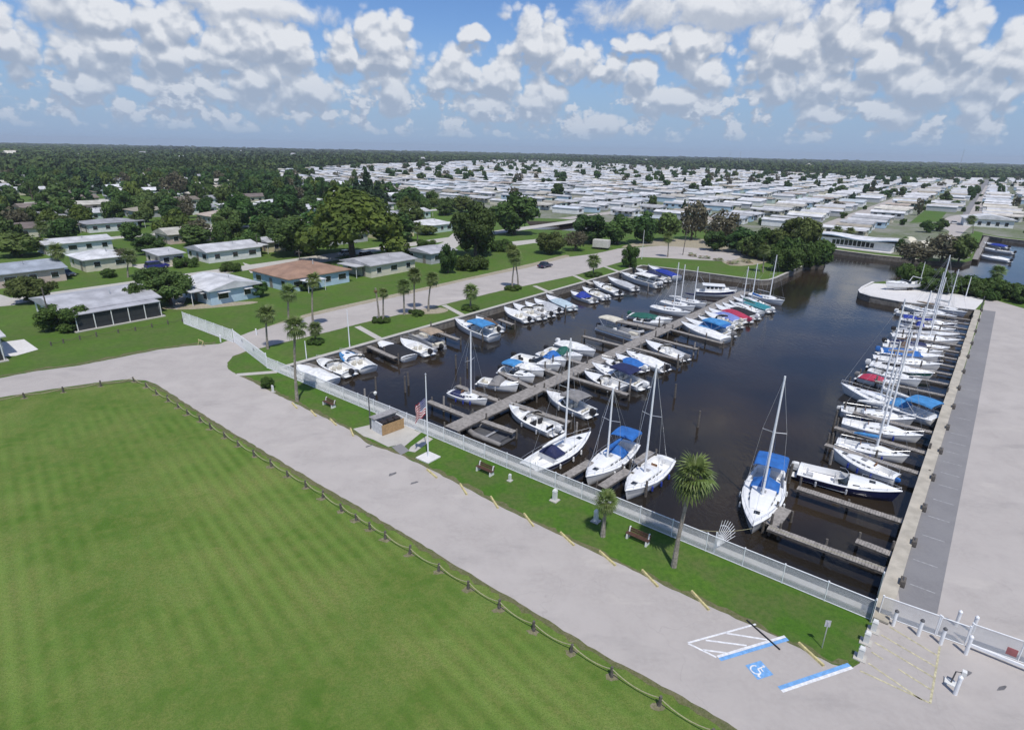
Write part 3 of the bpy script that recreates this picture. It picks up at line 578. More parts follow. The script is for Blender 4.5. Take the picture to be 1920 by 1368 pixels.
def bench(px, label):
    root = thing('bench', label, 'bench', G(*px), UA)
    for x in (-.8, .8):
        MB().loft([[(x-.07, -.28, 0), (x+.07, -.28, 0), (x+.07, .32, 0), (x-.07, .32, 0)], [(x-.06, -.24, .4), (x+.06, -.24, .4), (x+.06, .25, .4), (x-.06, .25, .4)], [(x-.05, .12, .42), (x+.05, .12, .42), (x+.05, .28, .42), (x-.05, .28, .42)], [(x-.05, .25, .85), (x+.05, .25, .85), (x+.05, .36, .85), (x-.05, .36, .85)]], True, True, True).build('leg', offw, root)
    for y in (-.16, .0, .15): MB().box((0, y, .435), (1.9, .13, .05)).build('seat_slat', mat('brown_slat', (.09, .045, .03), .6), root)
    for z in (.58, .74): MB().box((0, .2+(z-.5)*.3, z), (1.9, .05, .13)).build('back_slat', mat('brown_slat', (.09, .045, .03), .6), root)
bench((617, 761), 'bench with white legs on the grass near the street lamp'); bench((909, 886), 'bench with white legs right of the flagpole'); bench((1195, 1014), 'bench with white legs in the shade of the tall palm')
def pedestal(px, h, label, w=.26):
    root = thing('utility_pedestal', label, 'pedestal', G(*px), UA)
    MB().box((0, 0, h*.42), (w, w, h*.84), bev=.02).build('body', offw, root); MB().box((0, 0, h*.92), (w*1.15, w*1.15, h*.15), taper=.7).build('cap', offw, root); MB().box((0, 0, .04), (w*2.2, w*2.2, .08)).build('base', M_conc, root)
pedestal((1040, 938), 1.1, 'white utility pedestal on the grass below the first moored sailboat', .32); pedestal((956, 901), .7, 'small white pedestal on the grass just right of the middle bench', .2); pedestal((1117, 977), 1.1, 'white utility pedestal beside the small leaning palm', .3)
for px, l in (((1612, 1233), 'nearest'), ((1623, 1204), 'middle'), ((1637, 1182), 'farthest')): pedestal(px, .85, l+' of three white posts at the corner of the verge by the hatching', .3)
def bollard(px, h, label, cap=darkgrey):
    root = thing('bollard', label, 'bollard', G(*px)); MB().tube([(0, 0, 0), (0, 0, h)], .105, 10).build('post', fencew, root)
    MB().tube([(0, 0, h), (0, 0, h+.08), (0, 0, h+.16)], [.125, .115, .04], 10).build('cap', cap, root)
bollard((1674, 1172), 1.1, 'white bollard with dark cap nearest the fence corner'); bollard((1721, 1191), 1.15, 'white bollard with dark cap behind the yellow hatching, second from the fence corner'); bollard((1763, 1207), 1.15, 'white bollard with dark cap at the upper corner of the hatching')
bollard((1810, 1226), 1.3, 'white bollard with white cap beside the gate beam', fencew); bollard((1792, 1173), 1.1, 'white bollard behind the fence inside the lot', fencew); bollard((1822, 1186), 1.2, 'white bollard inside the lot next to the picket gate', fencew); bollard((1790, 1301), 1.2, 'lone white bollard out on the lot right of the hatching', fencew)
o = thing('keypad_stand', 'small white keypad stand next to the lone bollard', 'keypad stand', G(1782, 1281), UA); MB().box((0, 0, .06), (.6, .45, .12)).build('base', offw, o); MB().tube([(0, 0, .1), (.05, 0, .95), (.35, 0, 1.05)], .04).build('arm', darkgrey, o); MB().box((.4, 0, 1.05), (.22, .25, .3)).build('keypad', offw, o)
o = thing('gate_beam', 'long white sliding-gate beam lying along the lot fence', 'gate beam', G(1815, 1213)); d = G(1935, 1262)-G(1815, 1213); o.rotation_euler = (0, 0, math.atan2(d.y, d.x))
MB().box((d.length/2, -.15, .35), (d.length, .12, .18)).build('beam', fencew, o); MB().box((d.length*.62, -.1, .95), (.5, .03, .5)).build('warning_plate', mat('red_plate', (.35, .12, .12), .6), o)
def lamp(px, topy, label, arm=.8, m=darkgrey, ang=0.3):
    h = hgt(px, topy); root = thing('street_lamp', label, 'lamp post', G(*px), ang)
    MB().tube([(0, 0, 0), (0, 0, h*.9), (arm*.3, 0, h*.98), (arm, 0, h)], [.08, .055, .05, .045], 7).build('post', m, root); MB().tube([(arm, 0, h+.02), (arm, 0, h-.1), (arm, 0, h-.35)], [.1, .2, .12], 9).build('lamp_head', offw, root)
lamp((695, 804), 735, 'dark lamp post with white globe beside the bin store', .7)
h = hgt((803, 858), 703); root = thing('flagpole', 'tall white flagpole on a square concrete foot', 'flagpole', G(803, 858), UA)
MB().tube([(0, 0, 0), (0, 0, h)], [.075, .045], 8).build('pole', fencew, root); MB().tube([(0, 0, h), (0, 0, h+.1), (0, 0, h+.2)], [.05, .09, .03], 8).build('ball_finial', alu, root); MB().box((0, 0, .06), (1.7, 1.7, .13), bev=.02).build('foot', M_wconc, root)
# the flag hangs in folds from the halyard
FL, FH = 2.6, 1.7
def cloth(u, v):                                   # u along the fly, v down the hoist
    drop = u**1.1
    x = -.08-1.0*math.sin(min(u*1.5, 1.35))+.06*math.sin(v*5); y = .2*math.sin(u*11+v*2)*min(1, u*3)
    z = h-2.3-v*FH-drop*1.0+.06*math.sin(u*16+1)
    return (x, y, z)
fo = thing('flag', 'red, white and blue striped flag with stars hanging limp from the flagpole', 'flag', G(803, 858), 0.15)
mred, mwhite, mblue = mat('flag_red', (.42, .02, .035), .8), mat('flag_white', (.78, .77, .76), .8), mat('flag_blue', (.02, .03, .16), .8)
for i in range(13):
    mb = MB(); u0 = .4 if i < 7 else 0.0; rows = [[cloth(u0+(1-u0)*k/14, i/13), cloth(u0+(1-u0)*k/14, (i+1)/13)] for k in range(15)]
    mb.loft(rows).build('stripe', mwhite if i % 2 else mred, fo)
can = MB().loft([[cloth(.4*k/8, j/13) for j in range(8)] for k in range(9)]).build('canton', mblue, fo)
mb = MB()
for r in range(9):
    for c in range(6 if r % 2 == 0 else 5):
        u = .4*((c+.5+.5*(r % 2))/6); v = 7/13*(r+.7)/9.4; x, y, z = cloth(u, v)
        for s in (-.012, .012): mb.add([(x+.03*math.cos(a*.785), y+s, z+(.032 if a % 2 == 0 else .014)*math.sin(a*.785)) for a in range(8)], [tuple(range(8))])
sto = mb.build('stars', mwhite, can); sto['kind'] = 'stuff'
def pole(px, topy, label, name='utility_pole', cat='pole', m=wood2, r=.13, cross=True, lean=0.0, rz=None):
    h = hgt(px, topy); root = thing(name, label, cat, G(*px), UA if rz is None else rz)
    MB().tube([(0, 0, 0), (lean*h, 0, h)], [r, r*.65], 7).build('shaft', m, root)
    if cross: MB().box((lean*h, 0, h-.5), (2.2, .1, .12)).build('crossarm', m, root)
    else: MB().tube([(lean*h, 0, h), (lean*h, 0, h+.12)], [r*.8, r*.2], 6).build('cap', m, root)
    return root
pole((98, 617), 540, 'leaning wooden utility pole in front of the grey-roofed house', cross=False)
pole((566, 527), 468, 'wooden utility pole with crossarm beside the orange-roofed house'); pole((485, 480), 440, 'utility pole on the lawn left of the orange-roofed house', cross=False); pole((80, 460), 415, 'leaning utility pole behind the pale-walled house at left', cross=False, lean=.05); pole((37, 385), 352, 'distant utility pole among trees near the left edge', cross=False)
pole((656, 652), 582, 'slim white pole on the left quay beside the blue-canvas boat', 'light_pole', 'pole', fencew, .09, False); pole((575, 673), 640, 'short white pole on the grass by the leftmost boat', 'light_pole', 'pole', fencew, .08, False)
pole((1280, 478), 430, 'leaning timber pole beside the bare dirt lot', cross=False, lean=.06, rz=0); pole((1203, 486), 432, 'slim pale pole by the rounded bush on the sandy lot', 'light_pole', 'pole', offw, .09, False)
pole((1810, 558), 520, 'lamp pole between the masts on the peninsula', 'light_pole', 'pole', fencew, .1, False); pole((1722, 540), 492, 'slim lamp pole behind the trailered boat', 'light_pole', 'pole', offw, .1, False); pole((1838, 583), 556, 'short dark pole at the head of the quay', 'light_pole', 'pole', darkgrey, .12, False)
for px, ty, l in (((1795, 330), 279, 'tall guyed radio mast on the far horizon, the rightmost'), ((1385, 312), 283, 'thin radio mast above the far rows of white roofs, right of a pair'), ((1366, 310), 284, 'thin radio mast above the far rows of white roofs, left of a pair')):
    p = G(*px); h = hgt(px, ty); root = thing('radio_mast', l, 'radio mast', p, .4)
    for k in range(3): a = k*2.094; MB().tube([(.7*math.cos(a), .7*math.sin(a), 0), (.35*math.cos(a), .35*math.sin(a), h)], .14, 4).build('leg', alu, root)
    mb = MB()
    for j in range(int(h/2)):
        z = j*2; a = (j % 3)*2.094; r0 = .7-.35*z/h; mb.tube([(r0*math.cos(a), r0*math.sin(a), z), (r0*math.cos(a+2.094), r0*math.sin(a+2.094), min(h, z+2))], .08, 3)
    mb.build('lattice', alu, root)
root = thing('sign_post', 'small metal sign facing away on a thin post at the verge end', 'sign', G(1541, 1214), UA+.5); MB().tube([(0, 0, 0), (0, 0, 2.0)], .03).build('post', alu, root); MB().box((0, .03, 1.85), (.32, .015, .48)).build('plate', alu, root)
root = thing('boundary_marker', 'white upright marker slab by the young shrub at the road edge', 'marker', G(512, 735), UA); MB().box((0, 0, .45), (.35, .12, .9), bev=.03).build('slab', offw, root); MB().box((0, 0, .05), (.6, .4, .1)).build('base', M_conc, root)
root = thing('yellow_barrier', 'yellow sawhorse barrier beside the road near the white gate', 'barrier', G(378, 648), UA)
for x in (-.6, .6):
    for y in (-.25, .25): MB().tube([(x, y, 0), (x, 0, .8)], .035, 4).build('leg', M_stop, root)
MB().box((0, 0, .8), (1.6, .06, .16)).build('board', M_stop, root)
bollard((414, 641), 1.0, 'short white post under the end of the white sliding gate', fencew); bollard((481, 628), .9, 'white road marker post beyond the sliding gate', fencew)

# ================================================================== docks
def dock(a, b2, w, name, label, cat='dock', z=-0.15, step=0.2, pil=3.6, pilh=0.9, post_m=wood2, group=None, rails=True, pside=(-1, 1)):
    a = Vector((a[0], a[1], 0)); b2 = Vector((b2[0], b2[1], 0)); d = b2-a; L = d.length
    root = thing(name, label, cat, (a.x, a.y, 0), math.atan2(d.y, d.x), group)
    n = max(2, int(L/step)); mb = MB()
    for i in range(n):
        x = (i+.5)*L/n; mb.box((x, random.uniform(-.02, .02), z-.02+random.uniform(-.006, .006)), (L/n*.9, w, .045))
    o = mb.build('deck_planks', wood, root); o['kind'] = 'stuff'
    for y in (-w/2+.06, w/2-.06): MB().box((L/2, y, z-.14), (L, .08, .18)).build('stringer', wood2, root)
    k = max(1, int(L/pil)); pd = None
    for i in range(k+1):
        for s in pside:
            if pd is None: p = MB().tube([(0, 0, -2.6), (0, 0, 0.0), (0, 0, 1)], [.13, .12, .1], 7).build('piling', post_m, root); pd = p.data
            else: p = obj('piling', pd, root)
            hh = random.uniform(-.25, pilh)
            p.location = (min(L-.1, max(.1, i*L/k)), s*(w/2+.13), z-.1+max(0, hh)-0.9)
    return root
DZ = -0.15
def D2(px): g = G(*px, DZ); return (g.x, g.y)
dock(D2((846, 803)), D2((1398, 546)), 2.0, 'pier', 'long grey plank pier down the middle of the basin', 'pier', pil=4.5, pilh=.4)
fing = [((803, 751), (877, 781), 'finger dock left of the pier, nearest the flagpole'), ((857, 722), (952, 757), 'finger dock beside the blue-covered sailing dinghy'), ((937, 697), (998, 727), 'finger dock beside the runabout with grey canvas'), ((1016, 690), (1050, 703), 'short finger dock left of the pier in the row of runabouts'),
        ((1058, 671), (1098, 683), 'short finger dock left of the pier by the green-canvas boat'), ((1092, 629), (1166, 648), 'bare finger dock left of the pier beside the pontoon boat'), ((1160, 601), (1243, 618), 'wide finger dock between pontoon boat and green-covered boat'),
        ((905, 788), (965, 809), 'finger dock beside the dark low boat by the fence'), ((962, 757), (1068, 791), 'finger dock between white bowrider and grey bimini boat'), ((1015, 728), (1060, 742), 'finger dock behind the grey bimini boat'), ((1070, 706), (1178, 739), 'finger dock in front of the light grey runabout'),
        ((1187, 651), (1278, 675), 'finger dock right of the pier below the white cuddy boat'), ((1225, 633), (1308, 654), 'long bare finger dock right of the pier'), ((1257, 617), (1355, 643), 'finger dock beside the long white shrouded boat'),
        ((690, 648), (742, 671), 'finger dock left of the black-covered boat'), ((803, 615), (860, 636), 'finger dock right of the tan pontoon canopy'), ((935, 598), (962, 608), 'short finger dock among the left quay boats'), ((575, 681), (618, 698), 'finger dock by the leftmost white boat'), ((660, 655), (676, 662), 'stub dock behind the blue-canvas boat at left'),
        ((1440, 987), (1664, 1070), 'long narrow dock nearest the fence corner with rope posts'), ((1605, 1012), (1672, 1038), 'short dock stub next to the quay wall'), ((1495, 913), (1694, 977), 'empty finger dock below the dark-hulled speedboat'), ((1547, 832), (1742, 892), 'finger dock under the slim white sloop'), ((1565, 800), (1742, 850), 'finger dock between two white sloops on the quay'), ((1600, 772), (1756, 812), 'finger dock below the grey-hulled sailboat')]
for a, b2, l in fing: dock(D2(a), D2(b2), .75 if 'wide' not in l else 1.7, 'finger_dock', l, pil=3.2, pilh=1.1, pside=(-1, 1) if 'wide' in l else (1,))
for k, y in enumerate((742, 721, 703, 688, 674, 661, 649, 638, 627, 617, 608, 600)):
    f = (1114-y)/(1114-582); x = 1652+(1829-1652)*f; p = G(x, y, DZ); q = p-U*8.0
    dock((q.x, q.y), (p.x, p.y), .7, 'finger_dock', 'narrow finger dock on the right quay between moored sailboats, row %s from the near end' % ['seventh', 'eighth', 'ninth', 'tenth', 'eleventh', 'twelfth', 'thirteenth', 'fourteenth', 'fifteenth', 'sixteenth', 'seventeenth', 'eighteenth'][k], pil=3.5, pilh=1.2, pside=(1,))
dock(D2((1050, 899)), D2((1108, 864)), .9, 'finger_dock', 'wooden dock between the first two near sailboats', pil=2.5, pilh=.8); dock(D2((1128, 912)), D2((1178, 880)), .9, 'finger_dock', 'wooden dock between blue-canvas sailboat and white sloop', pil=2.5, pilh=.8); dock(D2((1190, 868)), D2((1222, 846)), .8, 'finger_dock', 'short dock end behind the white sloop', pil=2.0, pilh=1.2)
dock(D2((1447, 985)), D2((1473, 952)), 1.0, 'finger_dock', 'small pale platform beside the lone near sailboat', pil=2.2, pilh=.5); dock(D2((1850, 444)), D2((1828, 486)), 1.6, 'finger_dock', 'pale boardwalk along the far right canal slips')
pil_px = [(685, 760), (705, 735), (766, 722), (760, 735), (832, 770), (855, 690), (876, 690), (1036, 690), (1200, 660), (1265, 745), (1308, 800), (1210, 930), (1080, 820), (1558, 838), (1563, 800), (1580, 780), (1556, 870), (1478, 905), (1470, 915), (1690, 640), (1665, 660), (1640, 690), (1610, 712), (1590, 728), (1700, 605), (905, 640), (950, 610), (1060, 590), (1215, 545), (1235, 615), (1090, 650), (1370, 650), (1300, 665), (1270, 690), (1245, 700), (1160, 740), (1180, 735)]
pdm = None
for i, px in enumerate(pil_px):
    g = G(*px, WZ); mb = None
    o = MB().tube([(0, 0, -1.4), (0, 0, .2), (0, 0, 1.5+random.random()*.7)], [.15, .14, .11], 7).build('mooring_piling', wood2 if i % 4 else wood)
    o.location = g; o.rotation_euler = (random.uniform(-.04, .04), random.uniform(-.04, .04), 0); tag(o, 'single weathered mooring piling standing in the basin water', 'piling', 'mooring pilings in the basin')

# ================================================================== boats
def hull_fns(L, B, free, rise, sail):
    def w(s):
        if sail: return B/2*((.70+.30*(1-((.45-s)/.45)**2)) if s < .45 else max(0.012, 1-((s-.45)/.55)**1.8))
        return B/2*((.90+.10*(s/.4)) if s < .4 else max(0.012, 1-((s-.4)/.6)**2.15))
    def sh(s): return free+rise*s*s - (.10*math.sin(math.pi*s) if sail else 0)
    def x(s): return -L/2+L*s
    return w, sh, x
ST = [0, .06, .15, .3, .45, .58, .7, .8, .88, .94, .98, 1.0]
def add_hull(root, L, B, free, rise, sail, m, stripe=None, z0=0.0):
    w, sh, x = hull_fns(L, B, free, rise, sail); rows = []
    for s in ST:
        ww, h = w(s), sh(s); rk = L*.07*s**3
        half = [(x(s), ww, h), (x(s)-rk*.15, ww*.99, h-.1), (x(s)-rk*.5, ww*.93, h*.45), (x(s)-rk*.9, ww*.80, .02), (x(s)-rk*1.3, ww*(.45), -.22), (x(s)-rk*1.5, 0, -.4)]
        rows.append(half+[(a, -b_, c) for a, b_, c in half[-2::-1]])
    MB().loft(rows, True, False).build('hull', m, root, smooth=True)
    if stripe:
        for sg in (1, -1):
            MB().loft([[(x(s)-L*.07*s**3*.2, sg*(w(s)*.985+.012), sh(s)-.12), (x(s)-L*.07*s**3*.45, sg*(w(s)*.945+.014), sh(s)*.55)] for s in ST[:-1]]).build('stripe', stripe, root)
    return w, sh, x
def add_deck(root, L, w, sh, x, m, cock=(.05, .55), floor=.25, crown=.12, g=.16, bow=None, fm=None):
    rows = []
    def row(s, rec):
        ww, h = w(s), sh(s)+.012; gi = max(.006, ww-min(g, ww*.35))
        half = [(x(s), ww+.02, h-.05), (x(s), ww+.02, h), (x(s), gi, h+.03)]+([(x(s), gi-.004, floor), (x(s), gi*.5, floor), (x(s), 0, floor)] if rec else [(x(s), gi*.95, h+.03+crown*.35*min(1, ww)), (x(s), gi*.5, h+.03+crown*.85*min(1, ww)), (x(s), 0, h+.03+crown*min(1, ww))])
        return half+[(a, -b_, c) for a, b_, c in half[-2::-1]]
    ss = sorted(set([s for s in ST]+[cock[0], cock[1]]+(list(bow) if bow else [])))
    for s in ss:
        inn = lambda q: cock[0] <= q <= cock[1] or (bow and bow[0] <= q <= bow[1])
        edges = [cock[0], cock[1]]+(list(bow) if bow else [])
        if s in edges:
            first = s in (cock[0], bow[0] if bow else -1)
            rows.append(row(s, not first)); rows.append(row(s, first))
        else: rows.append(row(s, inn(s)))
    MB().loft(rows).build('deck', m, root)
def windshield(root, x0, wid, z, h=.38, m=glass, rake=.35):
    MB().loft([[(x0-.75, wid, z), (x0-.75-rake*.4, wid*.96, z+h*.8)], [(x0-.1, wid*.92, z), (x0-.1-rake, wid*.86, z+h)], [(x0+.2, wid*.4, z+.04), (x0+.2-rake, wid*.38, z+h+.02)], [(x0+.2, -wid*.4, z+.04), (x0+.2-rake, -wid*.38, z+h+.02)], [(x0-.1, -wid*.92, z), (x0-.1-rake, -wid*.86, z+h)], [(x0-.75, -wid, z), (x0-.75-rake*.4, -wid*.96, z+h*.8)]]).build('windshield', m, root)
    MB().tube([(x0-.75-rake*.4, wid*.96, z+h*.8), (x0-.1-rake, wid*.86, z+h), (x0+.2-rake, wid*.38, z+h+.02), (x0+.2-rake, -wid*.38, z+h+.02), (x0-.1-rake, -wid*.86, z+h), (x0-.75-rake*.4, -wid*.96, z+h*.8)], .022, 4).build('windshield_frame', alu, root)
def outboard(root, x, y, z, m, s=1.0):
    o = MB().loft([[(x-.55*s, y-.16*s, z+.12), (x-.05*s, y-.2*s, z+.1), (x-.05*s, y+.2*s, z+.1), (x-.55*s, y+.16*s, z+.12)], [(x-.68*s, y-.22*s, z+.4*s), (x-.02, y-.24*s, z+.36*s), (x-.02, y+.24*s, z+.36*s), (x-.68*s, y+.22*s, z+.4*s)], [(x-.62*s, y-.18*s, z+.68*s), (x-.06*s, y-.2*s, z+.72*s), (x-.06*s, y+.2*s, z+.72*s), (x-.62*s, y+.18*s, z+.68*s)], [(x-.5*s, y-.1*s, z+.78*s), (x-.16*s, y-.1*s, z+.8*s), (x-.16*s, y+.1*s, z+.8*s), (x-.5*s, y+.1*s, z+.78*s)]], True, True, True).build('outboard_motor', m, root, smooth=False)
    MB().loft([[(x-.1, y-.08, z+.12), (x-.1, y+.08, z+.12), (x-.42*s, y+.08, z+.12), (x-.42*s, y-.08, z+.12)], [(x-.2, y-.05, z-.75), (x-.2, y+.05, z-.75), (x-.48*s, y+.05, z-.75), (x-.48*s, y-.05, z-.75)]], True, True, True).build('motor_leg', darkgrey, o)
def seats(root, L, w, floor, m, xs):
    for (xx, yy) in xs:
        MB().box((xx, yy, floor+.22), (.55, .5, .4), bev=.05).box((xx-.27, yy, floor+.55), (.14, .5, .45), bev=.04).build('seat', m, root)
def bimini(root, x0, x1, wid, z, m, zb, name='bimini_top', sag=.14):
    rows = []; low = []
    for i in range(7):
        xx = x0+(x1-x0)*i/6; lift = .12*math.sin(math.pi*i/6)
        rows.append([(xx, wid*math.cos(math.pi*k/8)*1.0, z+lift+sag*math.sin(math.pi*k/8)-(.14 if k in (0, 8) else 0)) for k in range(9)]+[(xx, wid*.97*math.cos(math.pi*k/8), z+lift+sag*math.sin(math.pi*k/8)-.04-(.14 if k in (0, 8) else 0)) for k in range(8, -1, -1)])
    MB().loft(rows, True, True, True).build(name, m, root)
    xm = (x0+x1)/2
    for sg in (1, -1):
        mb = MB()
        for xx in (x0+.05, xm, x1-.05): mb.tube([(xm-.1, sg*wid*.98, zb), (xx, sg*wid*.97, z-.05)], .018, 4)
        mb.build('bimini_frame', alu, root)
def cover(root, L, w, sh, x, m, s0, s1, h, name='boat_cover', peak=.5):
    rows = []; n = 9
    for i in range(n+1):
        s = s0+(s1-s0)*i/n; k = math.sin(math.pi*min(1, max(0, (i/n)/(2*peak) if i/n < peak else .5+(i/n-peak)/(2*(1-peak)))))**.6; ww = w(s)*1.03+.015; z = sh(s)+.05
        half = [(x(s), ww, z-.12), (x(s), ww*.99, z+.02), (x(s), ww*.62, z+h*k*.62+random.uniform(-.03, .03)), (x(s), ww*.25, z+h*k*.95), (x(s), 0, z+h*k+.02)]
        rows.append(half+[(a, -b_, c) for a, b_, c in half[-2::-1]])
    MB().loft(rows, True, True).build(name, m, root)
def railing(root, w, sh, x, s0, s1, h, m=alu, name='bow_rail', step=6):
    for sg in (1, -1):
        mb = MB(); pts = [(x(s0+(s1-s0)*i/step), sg*max(.03, w(s0+(s1-s0)*i/step)-.06), sh(s0+(s1-s0)*i/step)+h) for i in range(step+1)]
        mb.tube(pts, .016, 4)
        for p in pts[::2]: mb.tube([(p[0], p[1], p[2]-h), p], .014, 4)
        mb.build(name, m, root)

def place(px_s, px_b, free, zlev=None):
    z = WZ+free if zlev is None else zlev+free
    a, b2 = G(*px_s, z), G(*px_b, z); d = b2-a
    return (a+b2)/2, d.length, math.atan2(d.y, d.x)
def power(s, b2, label, hull='white', cov=None, bim=None, motor='white', stripe=None, cabin=False, bow=False, console=False, ws=True, seat='cream', free=.72, zlev=None, arch=False, Lmin=4.6, name='motorboat', dodger=None, frontcov=None, twin=False):
    c, L, a = place(s, b2, free, zlev); L = max(Lmin, min(L*1.02, 13)); B = min(3.1, .30*L+.75)
    root = thing(name, label, 'boat', (c.x, c.y, WZ if zlev is None else zlev), a+random.uniform(-.015, .015), 'boats moored in the marina' if zlev is None else None)
    w, sh, x = add_hull(root, L, B, free, .28+.02*L, False, gel(hull), gel(stripe) if stripe else None)
    add_deck(root, L, w, sh, x, white, (.04, .5 if cabin else .58), .22, .32 if cabin else .12, bow=(.66, .84) if bow else None)
    MB().loft([[(x(q), sg*(w(q)+.035), sh(q)-.03+dz) for dz in (0, .05)] for sg in (1,) for q in ST]).build('rub_rail', black if hull == 'white' else alu, root)
    if motor:
        for yy in ((-.35, .35) if twin else (0,)): outboard(root, x(0)-.02, yy, sh(0)-.28, canvas(motor), .85+.03*L)
        MB().box((x(0)-.22, 0, .3), (.5, B*.7, .07), bev=.02).build('swim_platform', white, root)
    if cov: cover(root, L, w, sh, x, canvas(cov), .02, .66, .55)
    else:
        if ws: windshield(root, x(.55 if not cabin else .5), w(.52)-.2, sh(.55)+.05, .36+.02*L)
        xx = x(.40); seats(root, L, w, .22, canvas(seat), [(xx, .5), (xx, -.5)]+([(x(.12), 0)] if L > 5 else []))
        if console: MB().box((x(.44), 0, .62), (.6, .65, .8), taper=.8, bev=.05).build('console', white, root)
        else: MB().box((x(.49), -.5, .62), (.3, .6, .7), taper=.85, bev=.04).build('console', white, root)
    if cabin:
        for sg in (1, -1):
            for q in (.58, .68): MB().box((x(q), sg*(w(q)*.80), sh(q)+.19), (.55, .05, .12), -sg*.18).build('cabin_window', glass, root)
        MB().box((x(.72), 0, sh(.72)+.36), (.5, .5, .05), bev=.015).build('deck_hatch', glass, root)
    railing(root, w, sh, x, .62, .985, .34)
    if bim: bimini(root, x(.12), x(.52), w(.35)-.12, sh(.3)+1.35, canvas(bim), sh(.35))
    if dodger: cover(root, L, w, sh, x, canvas(dodger), .3, .6, .95, 'canvas_dodger', .6)
    if frontcov: cover(root, L, w, sh, x, canvas(frontcov), .5, .9, .3, 'bow_cover')
    if c.length < 85 and zlev is None: fenders(root, w, sh, x, (.2, .5), canvas('lgrey'))
    if arch: MB().tube([(x(.2), w(.2)-.08, sh(.2)), (x(.14), w(.2)-.25, sh(.2)+1.25), (x(.14), -w(.2)+.25, sh(.2)+1.25), (x(.2), -w(.2)+.08, sh(.2))], .09, 6).build('radar_arch', white, root)
    return root
def sail(s, b2, label, mast=9.5, cov='blue', bim=None, dodger=None, hull='white', stripe=None, free=.85, cockcov=None, mastless=False, name='sailboat', topy=None, boom=True, motor=None, ms=.56):
    c, L, a = place(s, b2, free); L = max(5.0, min(L*1.02, 13.5)); B = .22*L+.95
    root = thing(name, label, 'sailboat', (c.x, c.y, WZ), a+random.uniform(-.012, .012), 'sailboats moored in the marina')
    w, sh, x = add_hull(root, L, B, free, .35, True, gel(hull), gel(stripe) if stripe else None)
    add_deck(root, L, w, sh, x, white, (.06, .3), .3, .08, g=.22)
    rows = []
    for q in (.31, .34, .45, .56, .66, .72, .76):
        wc = max(.06, w(q)*.64); hh = .38*math.sin(math.pi*min(1, (q-.27)/.5))**.5*min(1, L/8); z = sh(q)+.05
        rows.append([(x(q), wc, z), (x(q), wc*.9, z+hh), (x(q), wc*.4, z+hh+.07), (x(q), -wc*.4, z+hh+.07), (x(q), -wc*.9, z+hh), (x(q), -wc, z)])
    MB().loft(rows, True, True).build('cabin_trunk', white, root)
    for sg in (1, -1):
        for q in (.38, .46, .54, .62): MB().box((x(q), sg*(w(q)*.64*.95+.012), sh(q)+.24), (L*.045, .03, .12), -sg*math.atan2((w(q-.04)-w(q+.04))*.64, L*.08)*1).build('cabin_window', glass, root)
    for q in (.5, .8): MB().box((x(q), 0, sh(q)+(.52 if q < .7 else .14)), (.5, .48, .05), bev=.012).build('hatch', glass if q > .7 else greyv, root)
    MB().box((x(.33), 0, sh(.33)+.34), (.06, .6, .5)).build('companionway_door', mat('teak', (.2, .1, .045), .6), root)
    MB().tube([(x(.11), 0, .35), (x(.11), 0, .95)], .04).tube([(x(.11)+.02, .34*math.cos(k*.628), .95+.34*math.sin(k*.628)) for k in range(11)], .02, 4).build('steering_wheel', alu, root)
    railing(root, w, sh, x, .8, .995, .5, name='pulpit', step=4); railing(root, w, sh, x, .03, .8, .45, name='lifeline', step=8)
    if not mastless:
        z0 = sh(ms)+.35
        if topy: 
            lo, hi = 1.0, 25.0; bx = c+Vector((math.cos(a), math.sin(a), 0))*x(ms)
            for _ in range(30):
                m2 = (lo+hi)/2
                if PJ((bx.x, bx.y, WZ+m2))[1] > topy: lo = m2
                else: hi = m2
            mast = max(6.0, min(14.5, lo))-z0
        mo = MB().tube([(x(ms), 0, z0-.3), (x(ms), 0, z0+mast)], [.11, .08], 7).build('mast', fencew, root)
        for q, ln in ((.55, .95),): 
            for sg in (1, -1): MB().tube([(x(ms), 0, z0+mast*q), (x(ms)-.15, sg*ln, z0+mast*q+.08)], .03, 5).build('spreader', alu, mo)
        tip = (x(ms), 0, z0+mast-.1)
        for nm, pts in (('forestay', [(x(.985), 0, sh(1)+.05), tip]), ('backstay', [(x(.01), 0, sh(0)+.05), tip]), ('shroud', [(x(ms)-.15, w(ms)-.1, sh(ms)), (x(ms)-.15, .95, z0+mast*.55+.08), tip]), ('shroud', [(x(ms)-.15, -w(ms)+.1, sh(ms)), (x(ms)-.15, -.95, z0+mast*.55+.08), tip])):
            MB().tube(pts, .013, 3).build(nm, alu, root)
        if boom:
            bl = L*.36; bz = z0+.85
            bo = MB().tube([(x(ms)-.05, 0, bz), (x(ms)-bl, 0, bz+.05)], .06, 6).build('boom', alu, root)
            if cov: MB().tube([(x(ms)+.02, 0, bz+.75), (x(ms)-.1, 0, bz+.32), (x(ms)-bl*.3, 0, bz+.24), (x(ms)-bl*.7, 0, bz+.2), (x(ms)-bl*.97, 0, bz+.12)], [.1, .2, .2, .16, .09], 8).build('sail_cover', canvas(cov), bo)
    if bim: bimini(root, x(.02), x(.27), w(.15)-.1, sh(.1)+1.6, canvas(bim), sh(.1))
    if dodger: cover(root, L, lambda q: w(q)*.66, lambda q: sh(q)+.3, x, canvas(dodger), .28, .44, .75, 'canvas_dodger', .45)
    if cockcov: cover(root, L, lambda q: w(q)*.85, sh, x, canvas(cockcov), .04, .5, .3, 'cockpit_cover')
    if motor: outboard(root, x(0)+.05, .4, sh(0)-.45, canvas(motor), .7)
    if c.length < 80: fenders(root, w, sh, x, (.3, .5, .66), canvas('white' if L > 9 else 'royal'))
    return root
